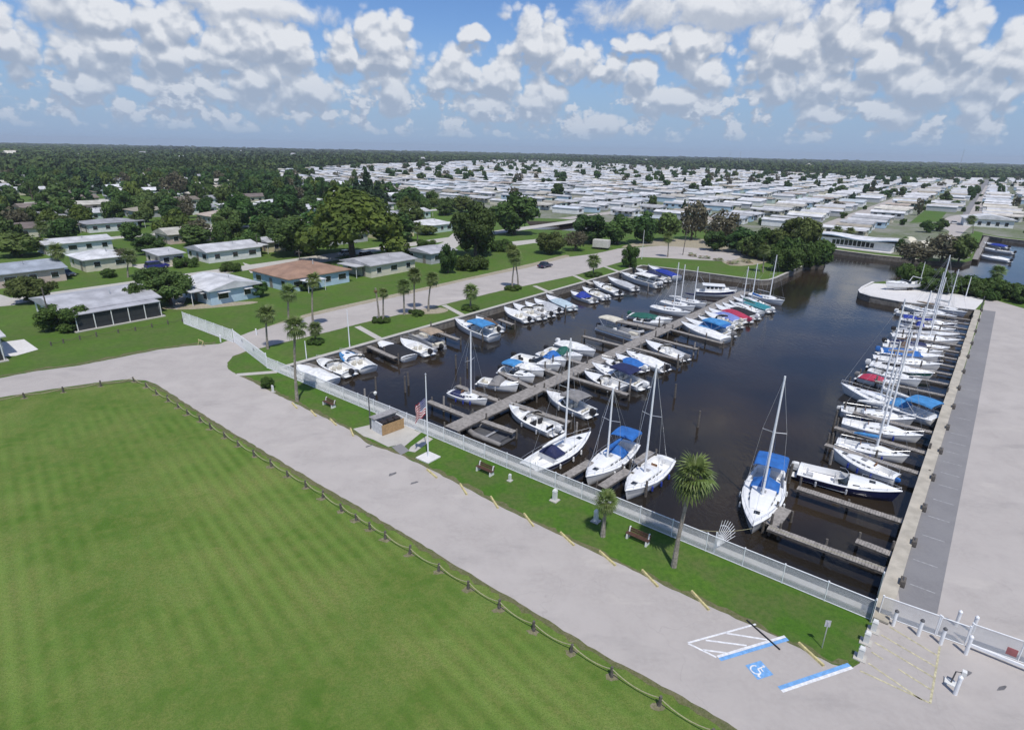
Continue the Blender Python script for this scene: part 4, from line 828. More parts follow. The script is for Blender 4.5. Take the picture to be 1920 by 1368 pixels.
def fenders(root, w, sh, x, qs, m):
    for q in qs:
        for sg in (1, -1): MB().tube([(x(q), sg*(w(q)+.1), sh(q)-.12), (x(q), sg*(w(q)+.1), sh(q)-.22), (x(q), sg*(w(q)+.1), sh(q)-.62), (x(q), sg*(w(q)+.1), sh(q)-.7)], [.03, .1, .1, .04], 7).build('fender', m, root)
def pontoon(s, b2, label, top='tan', deckm='grey'):
    c, L, a = place(s, b2, .6); L = max(6, min(L, 9)); B = 2.5
    root = thing('pontoon_boat', label, 'boat', (c.x, c.y, WZ), a, 'boats moored in the marina')
    for y in (-.85, .85): MB().tube([(-L/2, y, .12), (L/2-.9, y, .12), (L/2-.35, y, .2), (L/2, y, .38)], [.33, .33, .27, .06], 10).build('float', alu, root)
    MB().box((0, 0, .5), (L*.96, B, .08), bev=.02).build('deck', greyv, root)
    for y in (-1.2, 1.2):
        mb = MB(); mb.box((0, y, .88), (L*.88, .03, .5)); mb.tube([(-L*.44, y, 1.2), (L*.44, y, 1.2)], .03, 5); mb.build('side_fence', alu, root)
    for (xx, yy, dx, dy) in ((L*.3, .85, 1.6, .6), (L*.3, -.85, 1.6, .6), (-L*.3, .85, 1.4, .6), (-L*.12, -.7, .7, .7), (-L*.38, -.4, .6, 1.4)): MB().box((xx, yy, .76), (dx, dy, .42), bev=.06).build('seat', canvas('cream'), root)
    MB().box((-L*.02, -.7, .95), (.5, .7, .8), taper=.8, bev=.05).build('console', offw, root)
    bimini(root, -L*.42, L*.02, 1.2, 2.55, canvas(top), .9, 'canopy'); outboard(root, -L/2+.1, 0, .3, canvas('black'), 1.05)
    return root
def dinghy(s, b2, label, m, rough=None):
    c, L, a = place(s, b2, .3); L = max(2.6, L); w = L*.23
    root = thing('inflatable_dinghy', label, 'dinghy', (c.x, c.y, WZ), a, None); r = L*.06
    MB().tube([(-L/2, w, .2), (L*.15, w, .2), (L*.36, w*.75, .24), (L*.48, 0, .32), (L*.36, -w*.75, .24), (L*.15, -w, .2), (-L/2, -w, .2)], [r*.7, r, r, r, r, r, r*.7], 9).build('tube', m, root, smooth=True)
    MB().box((-.1*L, 0, .12), (L*.85, w*1.8, .1)).build('floor', darkgrey, root); MB().box((-L*.44, 0, .24), (.07, w*1.8, .36)).build('transom', darkgrey, root); MB().box((-L*.1, 0, .34), (.28, w*1.9, .05)).build('thwart', greyv, root)
    return root
def trawler(s, b2, label):
    c, L, a = place(s, b2, 1.0); L = max(8.5, min(L, 11)); B = 3.3
    root = thing('cabin_cruiser', label, 'boat', (c.x, c.y, WZ), a, None); w, sh, x = add_hull(root, L, B, 1.0, .6, False, white, gel('navy')); add_deck(root, L, w, sh, x, white, (.04, .2), .5, .1)
    MB().box((x(.45), 0, 1.75), (L*.48, B*.74, 1.3), taper=.94, bev=.06).build('cabin', white, root); MB().box((x(.42), 0, 2.46), (L*.56, B*.84, .1), bev=.03).build('cabin_roof', white, root); MB().box((x(.74), 0, 1.65), (L*.16, B*.5, .45), taper=.85, bev=.06).build('fore_cabin', white, root)
    for sg in (1, -1):
        for q in (.28, .38, .48, .58): MB().box((x(q), sg*(B*.362), 1.98), (.62, .04, .5)).build('cabin_window', glass, root)
    for y in (-.7, 0, .7): MB().box((x(.45)+L*.234, y, 2.0), (.05, .58, .45)).build('front_window', glass, root)
    MB().tube([(x(.32), 0, 2.4), (x(.28), 0, 5.0)], .05).build('signal_mast', alu, root); railing(root, w, sh, x, .4, .99, .7); MB().tube([(x(.2), .9, 2.45), (x(.08), .9, 3.9)], .03).build('davit', alu, root)
    return root
# --- left quay, bows to the wall
power((621, 713), (556, 687), 'white covered runabout against the fence end, leftmost boat of all', cov='white', motor=None)
power((655, 697), (594, 674), 'white bowrider with black outboard, second boat from the left', motor='black', bow=True)
power((691, 689), (638, 661), 'white cuddy boat with blue canvas over its bow, third from the left', frontcov='sky', motor=None, cabin=True)
power((767, 668), (708, 641), 'white-rimmed speedboat under a flat black cover on the left quay', cov='black', motor=None, hull='white')
power((803, 659), (752, 638), 'open white skiff between black-covered boat and tan canopy', console=True, ws=False, motor='black')
pontoon((826, 650), (775, 627), 'pontoon boat under a wide tan canopy by the left quay', 'tan')
power((927, 629), (853, 602), 'large white express cruiser with blue canvas top on the left quay', cabin=True, bim='sky', motor=None, arch=True, free=.95)
power((933, 617), (893, 597), 'small white boat with brown cover behind the blue-topped cruiser', motor='black', dodger='brown')
power((990, 598), (946, 579), 'white open boat with black outboard heading a close-packed row', console=True, motor='black', ws=False)
power((1015, 593), (962, 572), 'white runabout, second in the close-packed row on the left quay', motor='grey')
power((1031, 588), (985, 569), 'white boat with grey seats, third in the close-packed left row', motor='black', seat='grey')
power((1046, 581), (1002, 563), 'boat under a pale grey cover in the close-packed left row', cov='lgrey', motor='black')
power((1073, 576), (1024, 556), 'pale blue-grey boat ending the close-packed row on the left quay', hull='pale', motor='white', cov='pale')
power((1113, 562), (1070, 549), 'white boat with royal blue canvas near the small lone palm', dodger='royal', motor='grey'); power((1136, 557), (1092, 541), 'white runabout with twin outboards behind the royal blue canvas boat', motor='white', twin=True)
power((1160, 548), (1112, 530), 'white cuddy boat with dark outboard in the far left row', cabin=True, motor='black'); power((1190, 540), (1140, 522), 'white boat under grey covers in the far left row', cov='lgrey', motor='grey')
power((1234, 532), (1164, 514), 'big white sport cruiser with dark windows in the far left corner', cabin=True, arch=True, motor='white', free=1.0, twin=True, bim='white'); power((1252, 524), (1190, 506), 'white cruiser with navy canvas behind the big sport cruiser', cabin=True, dodger='navy', motor='cream'); power((1276, 520), (1210, 499), 'boat under a bright royal blue cover in the far corner', cov='royal', motor=None, free=1.0)
# --- pier, left side, bows to the pier
sail((845, 733), (914, 752), 'small white sloop with navy cockpit cover near the flagpole', cockcov='navy', cov=None, boom=False, topy=622, free=.6)
power((902, 712), (972, 725), 'white runabout with grey canvas dodger left of the pier', dodger='grey', motor='black'); power((942, 692), (1003, 709), 'white boat with bright blue bimini left of the pier', bim='sky', motor='black', cabin=True); power((972, 683), (1021, 698), 'white runabout just behind the bright blue bimini', cov='white', motor='black')
power((968, 667), (1051, 688), 'long white bowrider with dark interior left of the pier', motor='black', bow=True, seat='black'); power((1014, 661), (1062, 680), 'white boat with blue folded canvas left of the pier', dodger='blue', motor=None); power((1028, 654), (1092, 671), 'white boat with dark green canvas left of the pier', dodger='green', motor='black'); power((1050, 641), (1116, 662), 'plain white runabout beyond the green canvas boat', cov='white', motor='white')
pontoon((1124, 611), (1196, 633), 'pontoon boat with cream top beside the wide finger dock', 'cream'); dinghy((1172, 611), (1206, 622), 'grey inflatable dinghy floating beside the pontoon boat', canvas('lgrey'))
power((1192, 598), (1244, 608), 'low white jet boat with dark seat in front of the green cover', motor=None, seat='black', free=.5); power((1184, 589), (1260, 602), 'boat under a dark green cover left of the pier', cov='green', motor='green')
sail((1224, 573), (1294, 588), 'white sailboat with bare deck in front of two masts', mast=9, cov=None, topy=492, boom=False); sail((1242, 564), (1303, 577), 'white sailboat behind the bare-decked one left of the pier', cov='white', topy=496); sail((1272, 559), (1324, 572), 'small white sloop left of the pier nearest the cabin cruiser', cov='navy', topy=500)
trawler((1308, 544), (1378, 549), 'white pilothouse cabin cruiser near the pier end')
# --- pier, right side, bows to the pier
o = dinghy((952, 824), (880, 797), 'dark grey inflatable boat lying low by the near end of the pier', canvas('grey'))
power((1041, 804), (955, 765), 'white bowrider with black seats and white outboard by the near pier', motor='white', bow=True, seat='black', console=True); power((1106, 772), (1025, 738), 'white boat with grey bimini and big outboard right of the pier', bim='grey', motor='black', twin=False, frontcov='white')
power((1167, 727), (1096, 700), 'light grey runabout right of the pier beside a bare dock', hull='lgrey', motor=None, seat='lgrey'); power((1205, 721), (1110, 685), 'long white boat with navy bimini and white outboard', bim='navy', motor='white', cabin=True); power((1182, 691), (1128, 674), 'white open boat with dark floor behind the navy bimini', motor='black', seat='black'); power((1206, 689), (1154, 667), 'boat wrapped in a blue tarp right of the pier', cov='blue', motor='white')
power((1246, 688), (1174, 662), 'white cuddy boat just beyond the blue tarp', cabin=True, motor='black', cov='white'); power((1283, 669), (1210, 642), 'slim white runabout alone between bare docks right of the pier', motor='grey', seat='white')
power((1361, 635), (1276, 607), 'long white shrouded boat right of the pier beyond the bare docks', cov='white', motor=None); power((1371, 626), (1284, 600), 'white boat with bright blue tarp over its stern', motor='grey', bim='sky', dodger='sky'); power((1370, 613), (1308, 596), 'white boat with royal blue strip cover right of the pier', cov='blue', motor='white'); power((1384, 609), (1321, 587), 'cream boat with outboard raised right of the pier', hull='cream', motor='cream'); power((1386, 601), (1328, 581), 'boat under a periwinkle cover right of the pier', cov='peri', motor='cream')
power((1402, 599), (1341, 574), 'boat under a red cover right of the pier', cov='red', motor='red'); power((1416, 593), (1354, 571), 'boat with black canvas next to the red cover', cov='black', motor='white'); sail((1427, 585), (1366, 566), 'white sailboat with green sail cover near the pier end', cov='green', topy=500); power((1444, 580), (1374, 560), 'boat under a teal cover near the pier end', cov='teal', motor='white'); sail((1438, 573), (1388, 556), 'white sailboat with blue sail cover at the pier end', cov='blue', topy=494)
sail((1404, 549), (1470, 566), 'white sailboat lying beyond the pier end before the mangroves', cov=None, topy=478, ms=.6)
# --- near sailboats
sail((990, 874), (1107, 815), 'white sailboat stern-to at the fence with navy canvas dodger', cov='white', dodger='navy', topy=634, bim=None, stripe='navy'); sail((1182, 829), (1099, 899), 'white sailboat with bright blue canvas over its cockpit', cov='blue', bim='blue', dodger='blue', topy=727); sail((1250, 858), (1171, 925), 'plain white sloop bow-on to the fence beside the tall palm', cov=None, topy=683, boom=False, stripe='lgrey')
sail((1447, 878), (1409, 991), 'lone white sailboat with blue bimini in open water near the corner', cov='blue', bim='blue', dodger='blue', topy=705, stripe='lgrey')
# --- right quay
power((1500, 878), (1688, 928), 'long white speedboat with dark blue hull and outboard, nearest on the quay', hull='navy', motor='white', cabin=True, seat='lgrey', free=.8); 
sail((1682, 893), (1562, 846), 'white sailboat without mast, blue canvas at its stern, by the dark-hulled speedboat', mastless=True, bim=None, cov=None, motor='blue'); sail((1571, 825), (1702, 859), 'slim white sloop with sky-blue sail cover on the quay', cov='sky', topy=690, free=.65); sail((1581, 788), (1728, 821), 'slim white sailboat with clean deck on the quay', cov=None, boom=False, topy=622, free=.7)
sail((1578, 765), (1714, 789), 'grey-hulled sailboat below the big blue-topped yacht', hull='lgrey', cov='white', topy=640, motor='white'); sail((1755, 784), (1577, 723), 'big white yacht pointing out with sky-blue cockpit canvas', cov='white', bim='sky', dodger='sky', topy=560); power((1613, 704), (1682, 722), 'boat under a crimson cover on the right quay', cov='red', motor='grey')
sail((1631, 692), (1727, 716), 'white sailboat with black canvas just beyond the crimson cover', cov='black', topy=585); power((1634, 681), (1750, 704), 'white motorboat with green trim in the right quay row', cov='white', motor='white', stripe='green'); sail((1638, 668), (1765, 686), 'white sailboat with tan sail cover in the right quay row', cov='tan', topy=575); power((1652, 656), (1768, 672), 'boat under a wide blue tarp in the right quay row', cov='blue', motor='blue'); sail((1656, 646), (1766, 662), 'white sailboat with brown canvas past the wide blue tarp', cov='brown', topy=545, dodger='brown')
power((1664, 640), (1779, 656), 'white boat with navy cover in the right quay row', cov='navy', motor='black', Lmin=6); sail((1672, 627), (1799, 640), 'white sailboat with black jib in the far right row', cov='black', topy=520); power((1681, 618), (1797, 631), 'grey boat with dark outboard in the far right row', hull='lgrey', motor='black', cov='lgrey'); sail((1688, 608), (1790, 620), 'sailboat with royal blue canvas in the far right row', cov='royal', dodger='royal', bim='royal', topy=482); sail((1690, 597), (1793, 610), 'white sailboat with navy hull stripe in the far right row', cov='white', stripe='navy', topy=478); power((1685, 584), (1745, 596), 'small white open boat near the peninsula', motor='white'); sail((1698, 572), (1793, 596), 'white sailboat last on the quay before the peninsula', cov='tan', topy=510); sail((1735, 568), (1812, 588), 'white sailboat tucked under the peninsula wall', cov='white', topy=505)
# --- others
tr = power((1727, 530), (1660, 532), 'white cabin boat parked on a trailer on the bare peninsula', cabin=True, motor=None, zlev=.75, arch=True)
c = tr.location; o = thing('boat_trailer', 'low metal trailer under the boat parked on the peninsula', 'trailer', (c.x, c.y, 0), tr.rotation_euler[2])
for y in (-.8, .8):
    MB().box((0, y, .42), (6, .12, .14)).build('side_rail', alu, o)
    for xx in (-1.6, -.8): MB().tube([(xx, y*1.2-.1, .33), (xx, y*1.2+.1, .33)], .33, 12).build('wheel', black, o)
MB().box((3.6, 0, .42), (1.6, .12, .12)).build('tongue', alu, o)
power((1893, 488), (1836, 480), 'white runabout nearest in the far right canal slips', motor='black', cov='white'); power((1900, 473), (1841, 466), 'white boat second in the far right canal slips', motor='black'); power((1890, 463), (1843, 456), 'boat under a blue tarp in the far right canal slips', cov='royal', motor='black')
# mooring lines
for a, za, b2, zb, l in (((1410, 990), .0, (1305, 992), .4, 'mooring line from the lone sailboat bow toward the fence'), ((1442, 986), .6, (1655, 1062), .9, 'rope strung along posts of the nearest quay dock')):
    p, q = G(*a, za), G(*b2, zb); tag(MB().tube([p.lerp(q, t/8)-Vector((0, 0, .5*4*(t/8)*(1-t/8)*.5)) for t in range(9)], .02, 4).build('mooring_line', M_rope), l, 'rope')

# ================================================================== houses
def UVp(u, v, z=0.0): p = U*u+V*v; return Vector((p.x, p.y, z))
ROOFC = {'white': (0.60, 0.60, 0.61), 'lgrey': (0.46, 0.46, 0.47), 'grey': (0.36, 0.36, 0.38), 'blue': (0.40, 0.45, 0.50), 'orange': (0.30, 0.185, 0.125), 'brown': (0.20, 0.165, 0.14), 'cream': (0.54, 0.51, 0.45), 'tan': (0.38, 0.33, 0.27), 'pale': (0.50, 0.54, 0.58)}
WALLC = {'white': (0.72, 0.72, 0.70), 'blue': (0.42, 0.55, 0.64), 'cream': (0.62, 0.58, 0.46), 'grey': (0.42, 0.43, 0.44), 'yellow': (0.60, 0.54, 0.34), 'pink': (0.58, 0.46, 0.40), 'mint': (0.48, 0.58, 0.52)}
def rm(c): return mat('roof_'+c, ROOFC[c], 0.7, var=0.16, scale=0.35, bump=0.15, objvar=0.45)
def wm(c): return mat('wall_'+c, WALLC[c], 0.8, var=0.06, scale=0.8)
def roof_mesh(mb, su, sv, z, rh, kind, ov=.55, th=.16, axis='v'):
    a, b2 = su/2+ov, sv/2+ov
    if axis == 'v': f = lambda x, y, zz: (x, y, zz)
    else: a, b2 = b2, a; f = lambda x, y, zz: (y, x, zz)
    if kind == 'hip':
        k = max(0.2, b2-a*.95); rid = [(0, -k), (0, k)]
    elif kind == 'gable': rid = [(0, -b2), (0, b2)]
    else: rid = None
    if rid:
        vs = [f(-a, -b2, z), f(a, -b2, z), f(a, b2, z), f(-a, b2, z), f(*rid[0], z+rh), f(*rid[1], z+rh)]
        lo = [(p[0], p[1], p[2]-th) for p in vs[:4]]
        mb.add(vs+lo, [(0, 1, 4), (1, 2, 5, 4), (2, 3, 5), (3, 0, 4, 5), (9, 8, 7, 6), (0, 6, 7, 1), (1, 7, 8, 2), (2, 8, 9, 3), (3, 9, 6, 0)])
    else:
        vs = [f(-a, -b2, z+rh), f(a, -b2, z), f(a, b2, z), f(-a, b2, z+rh)]; lo = [(p[0], p[1], p[2]-th) for p in vs]
        mb.add(vs+lo, [(0, 1, 2, 3), (7, 6, 5, 4), (0, 4, 5, 1), (1, 5, 6, 2), (2, 6, 7, 3), (3, 7, 4, 0)])
    return mb
def house(u, v, su, sv, label, roof='white', wall='white', kind='gable', axis='v', rh=1.3, wh=2.7, carport=None, windows=True, awn=False, rot=0.0, extra=None, porch=None):
    root = thing('house', label, 'house', UVp(u, v), UA+rot, 'houses of the suburb')
    MB().box((0, 0, wh/2), (su, sv, wh)).build('wall', wm(wall), root)
    r = roof_mesh(MB(), su, sv, wh+.16, rh, kind, axis=axis).build('roof', rm(roof), root)
    if kind == 'gable':
        for sg in (-1, 1):
            mb = MB()
            if axis == 'v': mb.add([(-su/2, sg*(sv/2-.02), wh), (su/2, sg*(sv/2-.02), wh), (0, sg*(sv/2-.02), wh+rh*.86)], [(0, 1, 2)])
            else: mb.add([(sg*(su/2-.02), -sv/2, wh), (sg*(su/2-.02), sv/2, wh), (sg*(su/2-.02), 0, wh+rh*.86)], [(0, 1, 2)])
            mb.build('gable_end', wm(wall), root)
    MB().tube([(su*.18, sv*.1, wh+.2), (su*.18, sv*.1, wh+rh+.45)], .12, 6).build('vent_pipe', alu, r)
    if windows:
        for (n, ln, ax, off) in ((max(2, int(su/3.6)), su, 'y', -sv/2), (max(2, int(sv/3.6)), sv, 'x', su/2), (max(2, int(sv/3.6)), sv, 'x', -su/2)):
            for i in range(n):
                t = -ln/2+(i+.5)*ln/n; ww = 1.25 if (i+int(u)) % 3 else 1.9; sg = 1 if off > 0 else -1
                if ax == 'y' and i == n//2:
                    d = MB().box((t, off-.03, 1.05), (1.0, .1, 2.1)).build('door', mat('door_paint', (.22, .2, .18), .5), root); MB().tube([(t+.35, off-.12, 1.0), (t+.35, off-.08, 1.0)], .05, 6).build('handle', alu, d); continue
                c = (t, off+sg*.02, 1.55) if ax == 'y' else (off+sg*.02, t, 1.55)
                fr = MB().box(c, (ww+.2, .1, 1.3) if ax == 'y' else (.1, ww+.2, 1.3)).build('window', offw, root)
                c2 = (t, off+sg*.05, 1.55) if ax == 'y' else (off+sg*.05, t, 1.55)
                MB().box(c2, (ww, .08, 1.1) if ax == 'y' else (.08, ww, 1.1)).build('pane', glass, fr)
                if awn: 
                    cx, cy = (t, off+sg*.5) if ax == 'y' else (off+sg*.5, t)
                    MB().box((cx, cy, 2.25), (ww+.3, 1.0, .06) if ax == 'y' else (1.0, ww+.3, .06)).build('awning', rm('white'), fr)
    if carport:
        sg, cw, cl = carport; y0 = sg*(sv/2+cw/2)
        cp = MB().box((0, y0, wh-.1), (cl, cw-.7, .14)).build('carport_roof', rm(roof), root)
        for x in (-cl/2+.3, cl/2-.3): MB().tube([(x, y0+sg*(cw/2-.6), 0), (x, y0+sg*(cw/2-.6), wh-.17)], .07, 5).build('post', offw, cp)
    if porch:                                   # screened veranda along the side that faces the marina
        px_, pd_ = su/2, porch
        MB().box((px_+pd_/2+.3, 0, wh-.02), (pd_-.1, sv*.9, .1)).build('porch_roof', rm(roof), root)
        for i in range(6): MB().box((px_+pd_+.1, -sv*.44+i*sv*.88/5, wh/2-.05), (.12, .12, wh-.1)).build('porch_post', offw, root)
        MB().box((px_+pd_, 0, .4), (.06, sv*.88, .8)).build('porch_rail', mat('dark_screen', (.03, .032, .035), .6), root); MB().box((px_+pd_-.1, 0, 1.6), (.03, sv*.86, 1.7)).build('porch_screen', mat('dark_screen', (.03, .032, .035), .6), root); MB().box((px_+pd_/2, 0, .08), (pd_+1.0, sv*.95, .16)).build('porch_floor', M_conc, root)
    return root
house(-117, 34, 14, 14, 'long grey-roofed house with a dark screened veranda at left', 'grey', 'white', axis='v', rh=1.2, porch=2.6)
house(-114, 54, 11.5, 9.5, 'pale blue house with bright white roof and white awnings', 'white', 'blue', axis='u', rh=1.2, awn=True, carport=(-1, 3, 8))
h3 = house(-114, 72, 14, 14.5, 'house with orange-brown hip roof by the road', 'orange', 'blue', 'hip', rh=2.0)
MB().box((8.4, -3.0, 2.35), (3.6, 4.5, .12)).build('patio_roof', rm('white'), h3)
for yy in (-5, -1): MB().tube([(9.9, yy, 0), (9.9, yy, 2.3)], .06, 5).build('patio_post', offw, h3)
house(-112, 92, 10.5, 13.5, 'low pale house with light grey roof right of the orange roof', 'lgrey', 'cream', axis='v', rh=.9, carport=(-1, 3.2, 7))
house(-114, 111, 10, 9, 'low house with grey roof behind the round dark tree', 'grey', 'grey', axis='v', rh=.8)
house(-108, 12, 12, 11, 'house at the left edge with white porch roof', 'lgrey', 'white', axis='v', rh=1.0, porch=2.5)
house(-157, 32, 11, 15, 'house with blue-grey roof at the left edge', 'blue', 'pink', axis='v', rh=1.3, carport=(-1, 3.5, 9)); house(-163, 50, 10, 9.5, 'small house with bright white hip roof on green lawn', 'white', 'cream', 'hip', rh=1.4)
house(-157, 62, 8, 5.5, 'flat grey carport house with dark opening', 'lgrey', 'cream', 'shed', rh=.4); house(-155, 76, 11, 14, 'pale house with wide light grey roof above the lawn', 'lgrey', 'white', axis='v', rh=1.2, carport=(1, 4, 7)); house(-193, 54, 9, 15, 'long white-walled house with two dark windows upper left', 'lgrey', 'white', axis='v', rh=.9)
hk = [('brown', 'cream'), ('white', 'white'), ('lgrey', 'yellow'), ('tan', 'grey'), ('white', 'mint'), ('grey', 'white'), ('cream', 'pink'), ('white', 'cream')]
HOUSE_UV = [(-115, 34, 19, 15), (-114, 54, 12, 13), (-114, 72, 18, 15), (-112, 92, 11, 16), (-114, 111, 10, 9), (-108, 12, 14, 12), (-157, 32, 11, 20), (-163, 50, 10, 10), (-157, 62, 8, 6), (-155, 76, 11, 19), (-193, 54, 9, 15)]
ORD = ['first', 'second', 'third', 'fourth', 'fifth', 'sixth', 'seventh', 'eighth', 'ninth', 'tenth', 'eleventh', 'twelfth', 'thirteenth', 'fourteenth', 'fifteenth', 'sixteenth', 'seventeenth', 'eighteenth', 'nineteenth', 'twentieth']
rows_u = [-157, -193, -232, -268, -307, -343, -382, -418, -457, -493, -532, -570, -610]
far_m = {}
rh_ = random.Random(3); nfull = 0
for ri, u in enumerate(rows_u):
    k = 0
    for j in range(-3, 26):
        v = j*19.0+7*(ri % 2)
        if any(abs(u-a) < 12 and abs(v-b2) < 15 for a, b2, _, _ in HOUSE_UV): continue
        px = PJ(UVp(u, v, 3))
        if not (-40 < px[0] < 830-ri*18) or v > 290: continue
        if rh_.random() < .14+.02*ri: continue
        ci = rh_.randrange(8); su, sv = rh_.uniform(8.5, 11), rh_.uniform(12, 15); kd = 'hip' if rh_.random() < .4 else 'gable'
        HOUSE_UV.append((u, v, su, sv)); lab = '%s-roofed %s house partly hidden by trees in the suburb' % ({'lgrey': 'light grey'}.get(hk[ci][0], hk[ci][0]), hk[ci][1])
        if ri < 4:
            house(u+rh_.uniform(-2, 2), v, su, sv, '%s-roofed %s house among trees, %s along street row %s from the marina' % ({'lgrey': 'light grey'}.get(hk[ci][0], hk[ci][0]), hk[ci][1], ORD[k], ['two', 'three', 'four', 'five'][ri]), hk[ci][0], hk[ci][1], kd, 'v', rh_.uniform(.9, 1.6), carport=(1, 3.6, 6) if rh_.random() < .4 else None, windows=True)
        else:
            key = (ci, kd)
            if key not in far_m:
                mb = MB(); mb.box((0, 0, 1.35), (10, 13, 2.7)); mb.cur = 1; roof_mesh(mb, 10, 13, 2.86, 1.3, kd); mb.cur = 2
                for t in (-4, 0, 4): mb.box((5.0, t, 1.5), (.1, 1.5, 1.2)).box((t*.7, -6.5, 1.5), (1.4, .1, 1.2))
                o = mb.build('house', [wm(hk[ci][1]), rm(hk[ci][0]), glass]); far_m[key] = o.data; bpy.data.objects.remove(o)
            o = obj('house', far_m[key]); o.location = UVp(u, v); o.rotation_euler = (0, 0, UA); tag(o, lab, 'house', 'far suburb houses, '+hk[ci][0]+' roof, '+hk[ci][1]+' walls')
        k += 1
for i, u in enumerate((-138, -212, -287, -362, -437)): sheet('suburb_street', [UVp(u-3, -120), UVp(u+3, -120), UVp(u+3, 300), UVp(u-3, 300)], 0.012+.0005*i, M_conc)

# house by the canal: long low wall of windows under a wavy white roof, and the arched one beside it
q0, q1 = G(1545, 462), G(1650, 474); d = (q1-q0).normalized(); n = Vector((-d.y, d.x, 0)); L = 24.0; c = q0+d*7.5+n*8
root = thing('waterside_house', 'long white house with a row of tall windows and wavy roof on the canal', 'house', c, math.atan2(d.y, d.x))
MB().box((0, 0, 1.4), (L, 9, 2.8)).build('wall', wm('white'), root)
rows = []
for i in range(25):
    x = -L/2-.6+(L+1.2)*i/24; w_ = .45*math.sin(i/24*math.pi*2.4)+.35
    rows.append([(x, -5.6, 2.9+w_), (x, -5.6, 3.15+w_), (x, 0, 3.7+w_*.6), (x, 5.2, 3.2), (x, 5.2, 2.95)])
MB().loft(rows, True, True, True).build('roof', rm('white'), root)
MB().loft([[(r[0][0], -5.63, r[0][2]-.05), (r[0][0], -5.63, r[0][2]+.2)] for r in rows]).build('fascia', mat('blue_trim', (.35, .48, .62), .6), root)
for i in range(10):
    x = -L*.24+i*1.28; hh = 1.5+.45*math.sin(math.pi*(i+.5)/10); fr = MB().box((x, -4.55, .75+hh/2), (1.2, .12, hh)).build('window', offw, root); MB().box((x, -4.6, .75+hh/2), (1.0, .1, hh-.18)).build('pane', glass, fr)
MB().box((-L*.4, -4.55, 1.1), (1.0, .12, 2.1)).build('door', wm('blue'), root); MB().box((0, -6.0, .1), (L, 3.0, .2)).build('terrace', M_wconc, root)
c2 = c+d*15.8+n*.5; root = thing('waterside_house', 'beige house with two rounded gable walls next to the wavy-roofed house', 'house', c2, math.atan2(d.y, d.x))
for xx, ww, hh in ((-1.6, 4.2, 4.6), (2.4, 3.6, 3.8)):
    pr = [(xx+ww/2*math.cos(a*math.pi/10), 0, 2.4+(hh-2.4)*math.sin(a*math.pi/10)) for a in range(11)]+[(xx-ww/2, 0, 0), (xx+ww/2, 0, 0)]
    MB().loft([[(a, -4, c3) for a, _, c3 in pr], [(a, 4, c3) for a, _, c3 in pr]], True, True, True).build('gable_wall', wm('cream'), root); fr = MB().box((xx, -4.03, 1.6), (.9, .1, 1.2)).build('window', offw, root); MB().box((xx, -4.07, 1.6), (.7, .08, 1.0)).build('pane', glass, fr)
c3 = G(1848, 424); root = thing('clubhouse', 'white gabled building with portico facing the canal at far right', 'building', c3, UA+.15); MB().box((0, 0, 1.7), (18, 10, 3.4)).build('wall', wm('white'), root); roof_mesh(MB(), 18, 10, 3.56, 1.9, 'gable', .8, axis='v').build('roof', rm('white'), root)
MB().add([(-9, -4.98, 3.4), (9, -4.98, 3.4), (0, -4.98, 5.1)], [(0, 1, 2)]).build('gable_end', wm('white'), root)
for i in range(5): fr = MB().box((-6.5+i*3.25, -5.03, 1.6), (1.5, .1, 1.7)).build('window', offw, root); MB().box((-6.5+i*3.25, -5.07, 1.6), (1.3, .08, 1.5)).build('pane', glass, fr)

# ================================================================== the park of mobile homes
park_poly = [(520, 338), (515, 322), (700, 311), (985, 300), (1250, 315), (1560, 330), (1720, 337), (1900, 337), (2040, 340), (2040, 446), (1960, 446), (1900, 440), (1850, 400), (1760, 396), (1700, 440), (1690, 462), (1560, 444), (1400, 432), (1290, 428), (1130, 408), (985, 402), (900, 385), (780, 378), (640, 362)]
def inpoly(x, y, poly):
    c = False; j = len(poly)-1
    for i in range(len(poly)):
        xi, yi = poly[i]; xj, yj = poly[j]
        if (yi > y) != (yj > y) and x < (xj-xi)*(y-yi)/(yj-yi)+xi: c = not c
        j = i
    return c
VAR = [('white', 'white'), ('lgrey', 'blue'), ('lgrey', 'white'), ('white', 'cream'), ('pale', 'white'), ('white', 'grey'), ('tan', 'mint'), ('cream', 'white')]
def mh_shape(k):
    L, Wd = ((13.5, 7.0), (15.5, 4.6), (12.0, 6.4), (14.5, 5.0))[(k*3) % 4]; cp = 0 if k % 4 == 1 else 3.0
    return L, Wd, cp
mh_parts = {}
